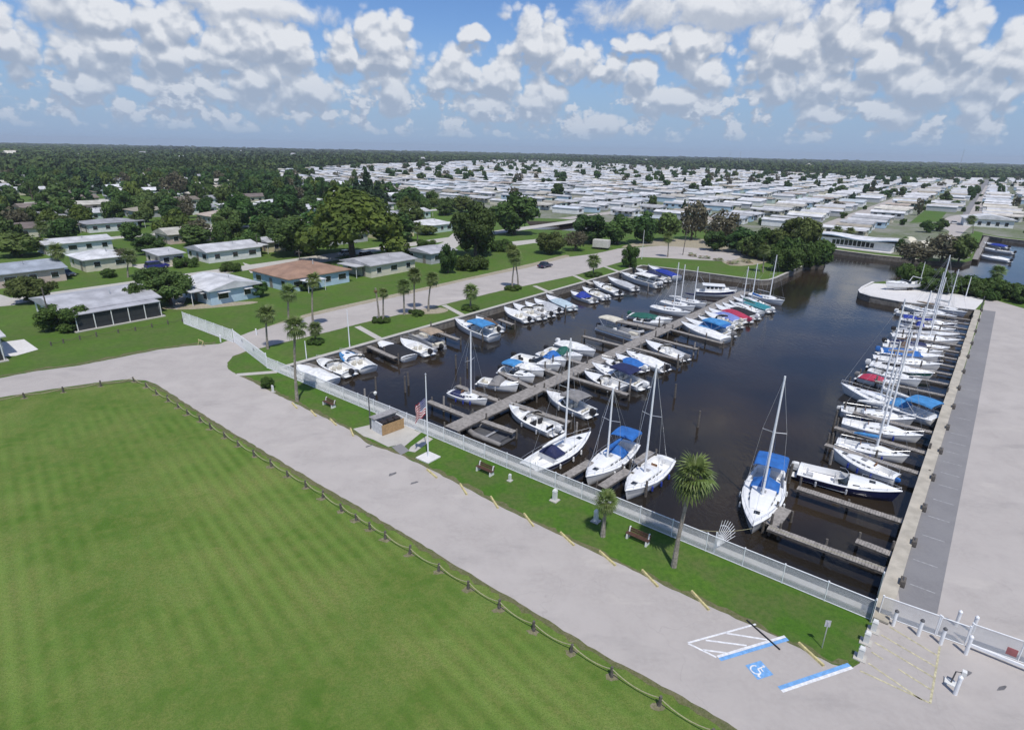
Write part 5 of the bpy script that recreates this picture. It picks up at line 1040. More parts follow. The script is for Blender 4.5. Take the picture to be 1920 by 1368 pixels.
for k in range(8):
    rc, wc = VAR[k]; L, Wd, cp = mh_shape(k)
    P_ = {}
    def grab(o): m_ = o.data; bpy.data.objects.remove(o); return m_
    P_['wall'] = grab(MB().box((0, 0, 1.45), (L, Wd, 2.5)).box((0, 0, .12), (L-.3, Wd-.3, .24)).build('wall', wm(wc)))
    P_['roof'] = grab(roof_mesh(MB(), L, Wd, 2.82, .6+.12*(k % 3), 'gable', .3, .14, axis='u').build('roof', rm(rc)))
    mb = MB()
    if cp: P_['carport_roof'] = grab(mb.box((L*.12, -Wd/2-cp/2-.32, 2.55), (L*.74, cp, .12)).build('carport_roof', rm(rc)))
    if cp: P_['carport_post'] = grab(MB().tube([(0, 0, 0), (0, 0, 2.5)], .06, 5).build('post', alu))
    P_['window'] = grab(MB().box((0, 0, 1.75), (1.5, .1, 1.0)).build('window', glass))
    P_['endwindow'] = grab(MB().box((0, 0, 1.75), (.1, min(2.6, Wd*.5), 1.1)).build('window', glass))
    mb = MB(); mb.box((0, 0, 1.35), (L, Wd, 2.7)); mb.cur = 1; roof_mesh(mb, L, Wd, 2.82, .75, 'gable', .3, .14, axis='u')
    if cp: mb.box((L*.12, -Wd/2-cp/2-.32, 2.55), (L*.74, cp, .12))
    mb.cur = 2
    for t in (-.35, -.1, .18, .36): mb.box((t*L, -Wd/2, 1.7), (1.5, .1, 1.0))
    mb.box((L/2, 0, 1.7), (.1, Wd*.45, 1.1))
    P_['single'] = grab(mb.build('mobile_home', [wm(wc), rm(rc), glass])); P_['mb'] = mb; mh_parts[k] = P_
spots = []; rp = random.Random(11)
for sk in range(-22, 7):
    us = -52+47*sk
    vs_in = []
    for jv in range(0, 110):
        v = 190+jv*13.8+(sk*5) % 13
        for sg in (-1, 1):
            u = us+sg*12.8+rp.uniform(-2.2, 2.2); vv = v+rp.uniform(-1.3, 1.3); px = PJ(UVp(u, vv))
            if not inpoly(*px, park_poly): continue
            vs_in.append(vv)
            if rp.random() < .12: continue
            spots.append((UVp(u, vv).length, u, vv, rp.randrange(8), sg))
    if vs_in: sheet('park_street', [UVp(us-3.2, min(vs_in)-8), UVp(us+3.2, min(vs_in)-8), UVp(us+3.2, max(vs_in)+8), UVp(us-3.2, max(vs_in)+8)], 0.017, M_asph if sk % 2 else M_road)
spots.sort(); far_v, far_f, far_mi, off = [], [], [], 0; MHUV = [(s[1], s[2]) for s in spots]
rest = {}
for i, (dist, u, v, k, sg) in enumerate(spots):
    L, Wd, cp = mh_shape(k); rot = UA+(math.pi if sg < 0 else 0)+rp.uniform(-.07, .07); P_ = mh_parts[k]
    rc, wc = VAR[k]; cl = {'grey': 'dark grey', 'lgrey': 'light grey', 'pale': 'pale blue-grey'}.get(rc, rc); wl = {'blue': 'pale blue'}.get(wc, wc); wl += ' walls'
    if i < 70:
        root = thing('mobile_home', '%s mobile home with %s roof and %s, in the near rows' % ('single-wide' if k % 2 else 'double-wide', cl, wl), 'mobile home', UVp(u, v), rot, 'near mobile homes, %s roof, %s' % (cl, wl))
        obj('wall', P_['wall'], root); obj('roof', P_['roof'], root)
        if cp:
            c_ = obj('carport_roof', P_['carport_roof'], root)
            for t in (-.2, .12, .44): p_ = obj('post', P_['carport_post'], c_); p_.location = (t*L, -Wd/2-cp-.1, 0)
        for t in (-.35, -.1, .18, .36): w_ = obj('window', P_['window'], root); w_.location = (t*L, -Wd/2-.01, 0)
        w_ = obj('window', P_['endwindow'], root); w_.location = (L/2+.01, 0, 0); w_ = obj('window', P_['endwindow'], root); w_.location = (-L/2-.01, 0, 0)
    elif i < 300:
        o = obj('mobile_home', P_['single']); o.location = UVp(u, v); o.rotation_euler = (0, 0, rot); tag(o, '%s mobile home with %s roof and %s in the packed middle rows' % ('single-wide' if k % 2 else 'double-wide', cl, wl), 'mobile home', 'mobile homes of the middle rows, %s roof, %s' % (cl, wl))
    else: rest.setdefault(k, []).append((UVp(u, v), rot))
vv_, ff_, mm_, o_ = [], [], [], 0
allm = []; 
for k, lst in rest.items():
    P_ = mh_parts[k]; bv = np.array(P_['mb'].v); bf = [f for f in P_['mb'].f]; bm_ = P_['mb'].m; base_i = len(allm); allm += [wm(VAR[k][1]), rm(VAR[k][0]), glass]
    for p, r in lst:
        ca, sa = math.cos(r), math.sin(r); vv_.append(np.c_[bv[:, 0]*ca-bv[:, 1]*sa+p.x, bv[:, 0]*sa+bv[:, 1]*ca+p.y, bv[:, 2]])
        ff_ += [tuple(i+o_ for i in f) for f in bf]; mm_ += [base_i+m for m in bm_]; o_ += len(bv)
if vv_:
    me = bpy.data.meshes.new('mobile_home_rows'); me.from_pydata(np.concatenate(vv_).tolist(), [], ff_)
    for m in allm: me.materials.append(m)
    me.polygons.foreach_set('material_index', mm_); me.update()
    tag(obj('mobile_home_rows', me), 'far rows of white-roofed mobile homes below the woods', 'mobile homes', None, 'stuff')
print('MH', len(spots))

# ================================================================== vehicles
def car(px, ang, col, label, kind='car', z=0.02):
    m = mat('car_paint_%02x%02x%02x' % tuple(int(c*255) for c in col), col, .3, coat=.6, var=.03); root = thing('parked_car', label, 'car', G(*px, z), ang)
    Lc, Wc = (4.6, 1.8) if kind == 'car' else (5.0, 1.95); hb = .85 if kind == 'car' else 1.05; ht = 1.45 if kind == 'car' else 1.8
    prof = [(-Lc/2, .35), (-Lc/2, hb-.05), (-Lc*.42, hb), (-Lc*.3, hb+.02), (Lc*.18, hb), (Lc*.42, hb-.12), (Lc/2, hb-.28), (Lc/2, .35)]
    MB().loft([[(x, -Wc/2*k, zz) for x, zz in prof] for k in (1,)]+[[(x, Wc/2, zz) for x, zz in prof]], True, True, True).build('body', m, root)
    a0, a1, b0, b1 = (-Lc*.40, Lc*.2, -Lc*.26, Lc*.04) if kind == 'car' else (-Lc*.47, Lc*.22, -Lc*.42, Lc*.08)
    q = [(a0, -Wc*.47, hb), (a1, -Wc*.47, hb), (a1, Wc*.47, hb), (a0, Wc*.47, hb), (b0, -Wc*.38, ht-.06), (b1, -Wc*.38, ht-.06), (b1, Wc*.38, ht-.06), (b0, Wc*.38, ht-.06)]
    MB().add(q, [(0, 1, 5, 4), (1, 2, 6, 5), (2, 3, 7, 6), (3, 0, 4, 7)]).build('window_band', glass, root); MB().box(((b0+b1)/2, 0, ht-.03), (b1-b0+.06, Wc*.78, .07), bev=.02).build('car_roof', m, root)
    for x in (-Lc*.31, Lc*.31):
        for y in (-Wc/2+.09, Wc/2-.09): w_ = MB().tube([(x, y-.11, .33), (x, y+.11, .33)], .33, 14).build('wheel', black, root); MB().tube([(x, y-.125, .33), (x, y+.125, .33)], .19, 10).build('rim', alu, w_)
    for y in (-Wc*.36, Wc*.36): MB().box((Lc/2, y, hb-.38), (.06, .36, .14)).build('headlight', offw, root); MB().box((-Lc/2, y, hb-.2), (.06, .3, .16)).build('taillight', mat('red_lens', (.3, .01, .01), .3), root)
    return root
car((1022, 501), math.atan2(V.y, V.x), (0.02, 0.025, 0.07), 'dark navy car parked at the far side of the marina road')
car((125, 517), UA+.2, (0.03, 0.03, 0.035), 'black car beside the blue-grey roofed house at left'); car((295, 503), VA, (0.03, 0.03, 0.22), 'bright blue car under the carport in the suburb', 'suv'); car((258, 596), VA+.4, (0.55, 0.58, 0.5), 'small pale car by the end of the grey-roofed house') if False else None
car((690, 483), VA, (0.02, 0.02, 0.025), 'black car behind the low pale house', 'suv'); car((650, 478), VA, (0.6, 0.6, 0.62), 'silver car in the shade of the spreading tree'); car((1120, 448), UA, (0.03, 0.04, 0.09), 'dark car by the trees above the box trailer') if False else None
root = thing('box_trailer', 'white box trailer parked where the road meets the dirt lot', 'trailer', G(1127, 467), UA+.25); MB().box((0, 0, 1.75), (5.0, 2.3, 2.3), bev=.05).build('box', mat('trailer_tan', (.55, .53, .48), .6), root); MB().box((0, 0, .52), (5.0, 1.6, .14)).build('chassis', black, root)
for x in (-1.2, -.3): 
    for y in (-1.0, 1.0): MB().tube([(x, y-.12, .38), (x, y+.12, .38)], .38, 12).build('wheel', black, root)
MB().tube([(2.5, 0, .5), (3.7, 0, .5)], .07).build('tow_bar', black, root)
for i, (px, a, c) in enumerate([((1545, 438), 1, (.6, .6, .6)), ((1620, 412), 0, (.3, .05, .05)), ((1790, 420), 0, (.7, .7, .7)), ((1820, 415), 1, (.08, .09, .12)), ((1480, 430), 0, (.65, .65, .66)), ((1690, 380), 1, (.1, .12, .2)), ((1240, 437), 0, (.6, .6, .55))]):
    car(px, VA if a else UA, c, ['silver car at the foot of the park street', 'red car on the park street between mobile homes', 'white car on the round turning place', 'dark car by the gabled canal building', 'white car near the front row of mobile homes', 'blue-grey car far up the park street', 'pale car by the trees left of the dirt lot'][i])

# ================================================================== trees
def leaf_mat(name, c1, c2, var=.5):
    return mat(name, c1, .65, var=.1, scale=.55, objvar=var, trans=.28, col2=c2, spec=.25)
LM = {'oak': leaf_mat('leaf_oak', (0.080, 0.140, 0.032), (0.040, 0.080, 0.018), .55), 'spread': leaf_mat('leaf_yellowgreen', (0.125, 0.165, 0.026), (0.062, 0.095, 0.018), .15), 'light': leaf_mat('leaf_light', (0.125, 0.175, 0.045), (0.062, 0.095, 0.024), .5),
      'brown': leaf_mat('leaf_brown', (0.145, 0.132, 0.08), (0.085, 0.08, 0.045), .12), 'tallbush': leaf_mat('leaf_tallbush', (0.085, 0.145, 0.028), (0.042, 0.078, 0.016), .3), 'mangrove': leaf_mat('leaf_mangrove', (0.085, 0.145, 0.028), (0.042, 0.078, 0.016), .35), 'cone': leaf_mat('leaf_conifer', (0.04, 0.08, 0.034), (0.02, 0.042, 0.02), .3)}
bark = mat('bark', (0.12, 0.095, 0.075), 0.9, var=.25, scale=3, bump=.4)
def crown_np(seed, kind, nleaf, leaf, nblob=22):
    r = np.random.default_rng(seed); cs = []; rs = []
    for i in range(nblob):
        if kind == 'cone':
            t = (i+.5)/nblob; a = r.uniform(0, 6.28); rad = (1-t)*3.0+.3; cs.append((rad*.55*math.cos(a), rad*.55*math.sin(a), 1.2+t*9.5)); rs.append(max(.5, (1-t)*1.9+.35))
        elif kind == 'spread':
            a = r.uniform(0, 6.28); q = math.sqrt(r.uniform(0, 1)); cs.append((4.4*q*math.cos(a), 4.4*q*math.sin(a), 2.0+3.9*(1-q*q)+r.uniform(-.7, .5))); rs.append(r.uniform(.9, 1.6))
        elif kind == 'tallbush':
            a = r.uniform(0, 6.28); q = math.sqrt(r.uniform(0, 1)); cs.append((3.0*q*math.cos(a), 3.0*q*math.sin(a), r.uniform(1.0, 6.6*(1-.3*q)+.6))); rs.append(r.uniform(1.0, 1.6))
        elif kind == 'mangrove':
            a = r.uniform(0, 6.28); q = math.sqrt(r.uniform(0, 1)); cs.append((4.2*q*math.cos(a), 4.2*q*math.sin(a), r.uniform(.8, 3.2*(1-.5*q)+.9))); rs.append(r.uniform(.9, 1.5))
        else:
            d = r.normal(size=3); d /= np.linalg.norm(d); q = r.uniform(.35, 1)**.6; cs.append((3.7*q*d[0], 3.7*q*d[1], 4.6+3.3*q*d[2])); rs.append(r.uniform(1.0, 1.9)*(1.15-.35*q))
    cs, rs = np.array(cs), np.array(rs)
    b = r.choice(nblob, nleaf, p=rs**2/np.sum(rs**2)); d = r.normal(size=(nleaf, 3)); d[:, 2] += .25; d /= np.linalg.norm(d, axis=1)[:, None]
    p = cs[b]+d*(rs[b]*r.uniform(.72, 1.12 if kind != 'brown' else 1.3, nleaf))[:, None]
    n = d+r.normal(size=(nleaf, 3))*.36; n /= np.linalg.norm(n, axis=1)[:, None]
    t = np.cross(n, r.normal(size=(nleaf, 3))); t /= np.linalg.norm(t, axis=1)[:, None]; s = np.cross(n, t)
    sz = leaf*r.uniform(.55, 1.35, nleaf)[:, None]
    v = np.stack([p-t*sz*.5-s*sz*.32, p+t*sz*.5-s*sz*.32+n*sz*.1, p+t*sz*.55+s*sz*.32, p-t*sz*.45+s*sz*.36+n*sz*.1], 1).reshape(-1, 3)
    f = np.arange(nleaf*4).reshape(-1, 4)
    # solid hearts of the clumps
    ico = bmesh.new(); bmesh.ops.create_icosphere(ico, subdivisions=1, radius=1); iv = np.array([x.co[:] for x in ico.verts]); jf = np.array([[x.index for x in y.verts] for y in ico.faces]); ico.free()
    cv = []; cf = []; o = len(v)
    if kind != 'brown':
        for c, q in zip(cs, rs): cv.append(c+iv*(q*.74)*(1+.18*r.normal(size=(len(iv), 1)))); cf.append(np.c_[jf, jf[:, 2]]+o); o += len(iv)
        v = np.concatenate([v]+cv); tri = np.concatenate(cf)
    else: tri = np.zeros((0, 4), int)
    return v, f, tri[:, :3] if len(tri) else np.zeros((0, 3), int)
def to_mesh(name, v, quads, tris, mats, tv=None, tf=None):
    me = bpy.data.meshes.new(name); faces = quads.tolist()+tris.tolist(); mi = [0]*len(faces); vv = v.tolist()
    if tv is not None: o = len(vv); vv += [tuple(p) for p in tv]; faces += [tuple(i+o for i in f) for f in tf]; mi += [1]*len(tf)
    me.from_pydata(vv, [], faces)
    for m in mats: me.materials.append(m)
    me.polygons.foreach_set('material_index', mi); me.update(); return me
def trunk_mb(kind, seed):
    r = random.Random(seed); mb = MB(); H = {'cone': 11, 'mangrove': 2.2, 'tallbush': 4, 'spread': 4.5}.get(kind, 5.2)
    mb.tube([(0, 0, -.2), (r.uniform(-.15, .15), r.uniform(-.15, .15), H*.4), (r.uniform(-.2, .2), r.uniform(-.2, .2), H)], [.34, .26, .1 if kind == 'cone' else .18], 7)
    for i in range(0 if kind == 'cone' else 6):
        a = i*1.05+r.uniform(-.3, .3); z = H*r.uniform(.35, .75); e = r.uniform(2.0, 3.3)
        mb.tube([(0, 0, z), (e*.5*math.cos(a), e*.5*math.sin(a), z+.9), (e*math.cos(a), e*math.sin(a), z+r.uniform(1.4, 2.3))], [.15, .1, .04], 5)
    return mb
TK = {}
def tree_meshes(kind, lod, var):
    key = (kind, lod, var)
    if key not in TK:
        nl, lf = {0: (5200, .42), 1: (1500, .75), 2: (420, 1.3)}[lod]
        if kind == 'brown': nl = int(nl*.45)
        v, q, t_ = crown_np(hash((len(kind), var, 5)) % 1000, kind, nl, lf, 26 if lod < 2 else 16); tb = trunk_mb(kind, var)
        if lod < 2: TK[key] = (to_mesh('crown', v, q, t_, [LM[kind]]), None); o = tb.build('trunk', bark); TK[key] = (TK[key][0], o.data); bpy.data.objects.remove(o)
        else: TK[key] = (to_mesh('tree', v, q, t_, [LM[kind], bark], tb.v, tb.f), None)
    return TK[key]
KW = {'oak': 'dense dark green rounded tree', 'spread': 'broad yellow-green spreading tree', 'light': 'lighter green loose-crowned tree', 'brown': 'thin brownish bare-looking tree', 'mangrove': 'low dense mangrove bush', 'cone': 'tall dark narrow conifer'}
def tree(p, rad, h, kind, label, group=None, lod=None, name=None, cat='tree'):
    if kind == 'mangrove' and h/4.3 > 1.35*rad/5.0: kind = 'tallbush'
    d = Vector(p).length; lod = (0 if d < 190 else 1) if lod is None else lod; var = random.randrange(3); cr, tr_ = tree_meshes(kind, lod, var)
    H0 = {'tallbush': 8.0, 'cone': 11.2, 'mangrove': 4.3, 'spread': 7.0}.get(kind, 9.0); R0 = {'tallbush': 4.3, 'cone': 2.6, 'mangrove': 5.0, 'spread': 5.4}.get(kind, 4.7)
    sc = (rad/R0, rad/R0, h/H0); rz = random.random()*6.28; nm = name or {'mangrove': 'mangrove_bush', 'tallbush': 'mangrove_bush', 'cone': 'conifer'}.get(kind, 'tree')
    if lod == 2: o = obj(nm, cr); tag(o, label, cat, group)
    else:
        o = thing(nm, label, cat, group=group); obj('trunk', tr_, o); obj('crown', cr, o)
    o.location = p; o.rotation_euler = (0, 0, rz); o.scale = sc; return o
def tree_px(bx, by, wpx, topy, kind, label, cat='tree', name=None, lod=None):
    p = G(bx, by); dep = (p-Vector((0, 0, CH))).dot(_FW); return tree(p, wpx/2*dep/F, max(.8, hgt((bx, by), topy)), kind, label, lod=lod, cat=cat, name=name)
for a in [(662, 484, 215, 366, 'spread', 'huge yellow-green spreading tree behind the low pale house', ), (892, 480, 100, 378, 'oak', 'big round dark green tree beside the marina road'), (965, 440, 98, 360, 'oak', 'big dark tree right behind the round one'), (556, 478, 120, 404, 'oak', 'dark tree left of the huge spreading tree'), (470, 470, 60, 432, 'oak', 'rounded dark tree behind the pale house lawn'),
          (518, 462, 84, 404, 'oak', 'broad dark tree above the road bend in the suburb'), (592, 452, 92, 392, 'oak', 'dark tree directly behind the huge spreading tree'), (742, 452, 88, 396, 'oak', 'dark green tree right of the huge spreading tree'), (774, 432, 62, 384, 'light', 'lighter tree right behind the huge spreading tree'), (836, 402, 46, 368, 'oak', 'dark tree below the first white park roofs'), (866, 398, 50, 366, 'light', 'olive tree by the canal bend'), (622, 420, 86, 370, 'oak', 'dark tree crown rising behind the huge spreading tree'), (500, 424, 74, 374, 'oak', 'dark tree above the cream suburb houses'), (540, 415, 60, 360, 'oak', 'tall dark tree left of the conifers'), (800, 470, 40, 446, 'mangrove', 'low shrubs beside the suburb street'), (300, 528, 40, 498, 'light', 'light tree between the shaggy clump and the carport'), (205, 520, 30, 500, 'mangrove', 'shrubs at the white hip-roofed house'), (350, 500, 44, 482, 'mangrove', 'shrubs on the lawn of the wide grey-roofed house'), (432, 508, 40, 490, 'mangrove', 'rounded shrubs at the drive bend'), (940, 470, 50, 448, 'mangrove', 'shrubs at the foot of the big dark tree'),
          (690, 400, 34, 312, 'cone', 'tall dark conifer rising above the white roofs'), (672, 402, 26, 330, 'cone', 'shorter dark conifer beside the tallest one'), (712, 404, 30, 338, 'cone', 'dark conifer right of the tallest one'), (122, 618, 84, 566, 'mangrove', 'wide rounded shrub in front of the grey-roofed house'), (64, 566, 84, 514, 'light', 'light green tree behind the grey-roofed house at left'), (258, 582, 44, 526, 'oak', 'narrow dark tree at the end of the grey roof'), (322, 572, 92, 505, 'light', 'shaggy tree clump left of the pale blue house'), (486, 556, 42, 526, 'oak', 'small dark tree right of the pale blue house'), (275, 540, 50, 500, 'oak', 'dark tree behind the shaggy clump'),
          (330, 372, 52, 320, 'brown', 'brown leafless-looking tree among the suburb trees'), (450, 428, 72, 364, 'oak', 'big dark green tree above the white suburb roofs'), (325, 440, 70, 392, 'spread', 'yellow-green tree left of the white suburb roof'), (122, 436, 54, 402, 'light', 'round olive tree behind the long white-walled house'), (285, 478, 62, 436, 'oak', 'dark tree between white hip roof and wide grey roof'), (230, 500, 40, 462, 'brown', 'brownish shrub tree beside the white hip-roofed house'), (40, 480, 90, 432, 'light', 'leafy tree above the blue-grey roof at the left edge'), (90, 415, 60, 375, 'oak', 'dark tree in the upper left suburb'), (840, 512, 42, 457, 'oak', 'dark columnar tree right of the low pale house'), (885, 505, 62, 476, 'mangrove', 'low bushes between columnar tree and road'), (800, 440, 44, 420, 'light', 'small light tree by the suburb street bend'),
          (1032, 476, 66, 432, 'light', 'palm-like shaggy clump beside the marina road'), (1078, 470, 52, 430, 'brown', 'brown scrub beyond the marina road'), (1108, 456, 78, 398, 'oak', 'dark tree at the left end of the canal tree row'), (1158, 458, 66, 402, 'oak', 'second dark tree of the canal tree row'), (1205, 456, 60, 396, 'oak', 'third dark tree of the canal tree row'), (1246, 452, 56, 392, 'light', 'lighter tree of the canal tree row'), (1180, 502, 34, 454, 'mangrove', 'tall rounded bush on the grass by the sandy lot'), (1296, 450, 58, 372, 'brown', 'thin brownish tree left of the dirt lot trees'), (1350, 458, 70, 392, 'brown', 'brown-green tree above the dirt lot'), (1340, 470, 50, 430, 'oak', 'small dark tree on the dirt lot edge'), (1392, 474, 74, 424, 'oak', 'dark tree above the sandy lot'), (1440, 486, 80, 420, 'mangrove', 'dense mangrove at the head of the basin'), (1486, 490, 92, 398, 'light', 'tall olive tree over the mangroves'), (1528, 492, 62, 440, 'mangrove', 'mangrove bush overhanging the channel mouth'), (1470, 508, 60, 455, 'mangrove', 'mangrove next to the bending sea wall'),
          (1690, 474, 32, 444, 'oak', 'round clipped tree beside the beige arched house'), (1712, 494, 76, 452, 'brown', 'brown-green tree on the canal point'), (1765, 490, 66, 436, 'brown', 'thin tree on the point left of the far slips'), (1796, 492, 52, 438, 'light', 'olive tree nearest the far right slips'), (1736, 436, 30, 412, 'oak', 'round olive tree by the park green'), (1762, 434, 30, 410, 'oak', 'second round tree by the turning place'), (1712, 524, 60, 492, 'mangrove', 'mangrove clump behind the trailered boat'), (1760, 540, 56, 502, 'oak', 'dark tree behind the masts'),
          (183, 611, 20, 598, 'mangrove', 'small clipped round hedge left of the dark veranda'), (261, 596, 19, 583, 'mangrove', 'small clipped round hedge right of the dark veranda'), (503, 727, 26, 702, 'mangrove', 'young green shrub by the marker slab at the road edge'), (570, 545, 24, 528, 'mangrove', 'round shrub in front of the orange-roofed house'), (545, 540, 30, 522, 'mangrove', 'low shrub left of the round one before the orange roof'), (715, 512, 22, 505, 'mangrove', 'low hedge along the pale house wall'), (752, 506, 26, 498, 'mangrove', 'low hedge at the corner of the pale house')]:
    tree_px(*a, cat='shrub' if a[4] == 'mangrove' else 'tree', name='shrub' if a[4] == 'mangrove' and a[2] < 100 and a[0] < 1190 else None)
rt = random.Random(21)
for i in range(30):                                  # hedge along the back of the lot
    t = i/29; x = 1735+(1960-1735)*t; y = 541+(570-541)*t+rt.uniform(-9, 5); tree_px(x, y, rt.uniform(34, 52), y-rt.uniform(20, 34), rt.choice(['mangrove', 'mangrove', 'oak']), 'dark green mangrove bush in the hedge behind the lot', cat='shrub', name='hedge_bush', lod=1)['group'] = 'hedge bushes behind the lot'
for i in range(16): tree_px(1400+i*9, 478+(i*2.2 if i < 9 else 20-(i-9)*.3)+rt.uniform(-4, 4), rt.uniform(34, 52), 445+rt.uniform(-12, 12), rt.choice(['mangrove', 'oak', 'mangrove', 'light']), 'mangrove thicket bush at the head of the basin', cat='shrub', name='mangrove_bush', lod=1)['group'] = 'mangrove thicket'
# suburb trees between the houses
def clear(u, v, m=3.0):
    for a, b2, su, sv in HOUSE_UV:
        if abs(u-a) < su/2+m and abs(v-b2) < sv/2+m: return False
    return not any(abs(u-s) < 5 for s in (-138, -212, -287, -362, -437))
n = 0; tries = 0; SUBT = []; CANOPY = []
while n < 300 and tries < 20000:
    tries += 1; u = -126-rt.random()**1.15*470; v = rt.uniform(-90, 290); px = PJ(UVp(u, v))
    if not (-70 < px[0] < 840 and 288 < px[1] < 470): continue
    if inpoly(px[0], px[1], park_poly) or not clear(u, v, 2.0): continue
    if px[0] > 560 and px[1] > 405: continue
    if any((u-a)**2+(v-b2)**2 < 26 for a, b2 in SUBT): continue
    SUBT.append((u, v)); kind = rt.choices(['oak', 'light', 'spread', 'brown', 'cone'], [.5, .32, .08, .05, .05])[0]; near = UVp(u, v).length < 210
    h = rt.uniform(5.0, 9.5)*(1.2 if kind == 'cone' else 1)*(1 if u > -250 else 1.2); rad = rt.uniform(2.6, 5.2) if kind != 'cone' else 2.2
    if UVp(u, v).length > 330: CANOPY.append((UVp(u, v), rad*1.2, h, kind)); n += 1; continue
    tree(UVp(u, v), rad*(1 if u > -250 else 1.2), h, kind, KW[kind]+(' between suburb houses' if near else ' in the far suburb canopy'), KW[kind]+' group '+('near' if near else 'far'), lod=1 if UVp(u, v).length < 330 else 2); n += 1
# small trees among the mobile homes
def merge_trees(name, label, lst):
    vs_, fs_, mi_, o_ = [], [], [], 0; KS = sorted(set(c[3] for c in lst))
    for (p, rad, h, kind) in lst:
        k_ = rt.randrange(2); me = tree_meshes(kind, 2, k_)[0]
        if (kind, k_) not in TK: TK[(kind, k_)] = (np.array([x.co[:] for x in me.vertices]), [tuple(pl.vertices) for pl in me.polygons], [pl.material_index for pl in me.polygons])
        v, f, m_ = TK[(kind, k_)]; r0, h0 = {'cone': (2.6, 11.2), 'spread': (5.4, 7.0)}.get(kind, (4.7, 9.0)); a = rt.random()*6.28; ca, sa = math.cos(a), math.sin(a)
        vs_.append(np.c_[(v[:, 0]*ca-v[:, 1]*sa)*rad/r0+p.x, (v[:, 0]*sa+v[:, 1]*ca)*rad/r0+p.y, v[:, 2]*h/h0]); fs_ += [tuple(i+o_ for i in q) for q in f]; mi_ += [KS.index(kind) if m == 0 else len(KS) for m in m_]; o_ += len(v)
    me = bpy.data.meshes.new(name); me.from_pydata(np.concatenate(vs_), [], fs_)
    for k_ in KS: me.materials.append(LM[k_])
    me.materials.append(bark); me.polygons.foreach_set('material_index', mi_); me.update(); tag(obj(name, me), label, 'trees', None, 'stuff')
merge_trees('suburb_canopy', 'mass of far tree crowns over the distant suburb', CANOPY)
PT = []
while len(PT) < 330:
    s_ = rt.choice(spots[240:]); u, v = s_[1]+rt.uniform(-12, 12), s_[2]+rt.uniform(5.5, 7.5)
    if inpoly(*PJ(UVp(u, v)), park_poly): PT.append((UVp(u, v), rt.uniform(2.5, 6.0), rt.uniform(6.0, 10.5), rt.choice(['oak', 'oak', 'light', 'oak', 'brown'])))
merge_trees('far_park_trees', 'scattered dark trees among the far rows of mobile homes', PT)
n = 0
while n < 170:
    s = rt.choice(spots); u, v = s[1]+rt.uniform(-12, 12), s[2]+rt.uniform(4.0, 5.6); px = PJ(UVp(u, v))
    if not inpoly(*px, park_poly) or rt.random() < .0: continue
    n += 1; kind = rt.choice(['oak', 'oak', 'light', 'oak', 'cone', 'brown']); tree(UVp(u, v), rt.uniform(2.2, 5.0)*(.6 if kind == 'cone' else 1), rt.uniform(5.0, 10.0), kind, 'small '+KW[kind]+' among the mobile homes', 'trees of the mobile home park, '+kind, lod=1 if UVp(u, v).length < 330 else 2)

for i in range(260):                                 # garden shrubs in the gaps of the park
    s_ = rt.choice(spots[:600]); u, v = s_[1]+rt.uniform(-13, 13), s_[2]+rt.uniform(5.0, 7.0); px = PJ(UVp(u, v))
    if inpoly(*px, park_poly): tree(UVp(u, v), rt.uniform(1.0, 2.4), rt.uniform(1.8, 3.6), 'mangrove', 'garden shrub in a gap between the mobile homes', 'garden shrubs of the park', lod=2, name='garden_shrub', cat='shrub')
# palms
M_frond = mat('palm_frond', (0.125, 0.175, 0.040), .55, var=.15, scale=2, objvar=.35, trans=.15); M_frondd = mat('dead_frond', (0.20, 0.13, 0.06), .8, var=.2); M_ptrunk = mat('palm_trunk', (0.30, 0.265, 0.22), .9, var=.25, scale=5, bump=.5)
def frond_mb(ln, droop, n=13):
    mb = MB(); pts = [(ln*t, 0, ln*(.12*t-droop*t*t)) for t in (0, .25, .5)]; mb.tube(pts, [.03, .022, .015], 4)
    c = Vector(pts[-1]); 
    for k in range(n):
        a = (k-(n-1)/2)/(n-1)*3.9; l2 = ln*.62*(1-.1*abs(a)); d = Vector((math.cos(a), math.sin(a), 0)); e = c+d*l2*.6+Vector((0, 0, -droop*.25*l2)); tip = c+d*l2+Vector((0, 0, -.28*l2-droop*l2*.8)); w = Vector((-d.y, d.x, .3)).normalized()*l2*.075
        mb.add([c, e-w, tip, e+w], [(0, 1, 2, 3)])
    return mb
FR = []
for dr in (.05, .35, .8):
    o = frond_mb(1.55, dr).build('frond', M_frond); FR.append(o.data); bpy.data.objects.remove(o)
o = frond_mb(1.2, 1.0).build('frond', M_frondd); FR.append(o.data); bpy.data.objects.remove(o)
def crown_mesh(seed, n=42):
    r = random.Random(seed); V_, F_, MI = [], [], []
    for k in range(n+5):
        dead = k >= n; md = FR[3] if dead else FR[0 if k < n*.35 else (1 if k < n*.7 else 2)]; a = k*2.4+r.uniform(-.2, .2); pit = (1.2-1.9*(k/n)) if not dead else -1.2; M_ = Matrix.Rotation(a, 4, 'Z') @ Matrix.Rotation(-pit, 4, 'Y') @ Matrix.Scale(r.uniform(.8, 1.1), 4)
        o_ = len(V_)
        for vt in md.vertices: V_.append(tuple(M_ @ vt.co))
        for pl in md.polygons: F_.append(tuple(i+o_ for i in pl.vertices)); MI.append(1 if dead else 0)
    me = bpy.data.meshes.new('crown'); me.from_pydata(V_, [], F_); me.materials.append(M_frond); me.materials.append(M_frondd); me.polygons.foreach_set('material_index', MI); me.update(); return me
PC = [crown_mesh(s) for s in range(3)]
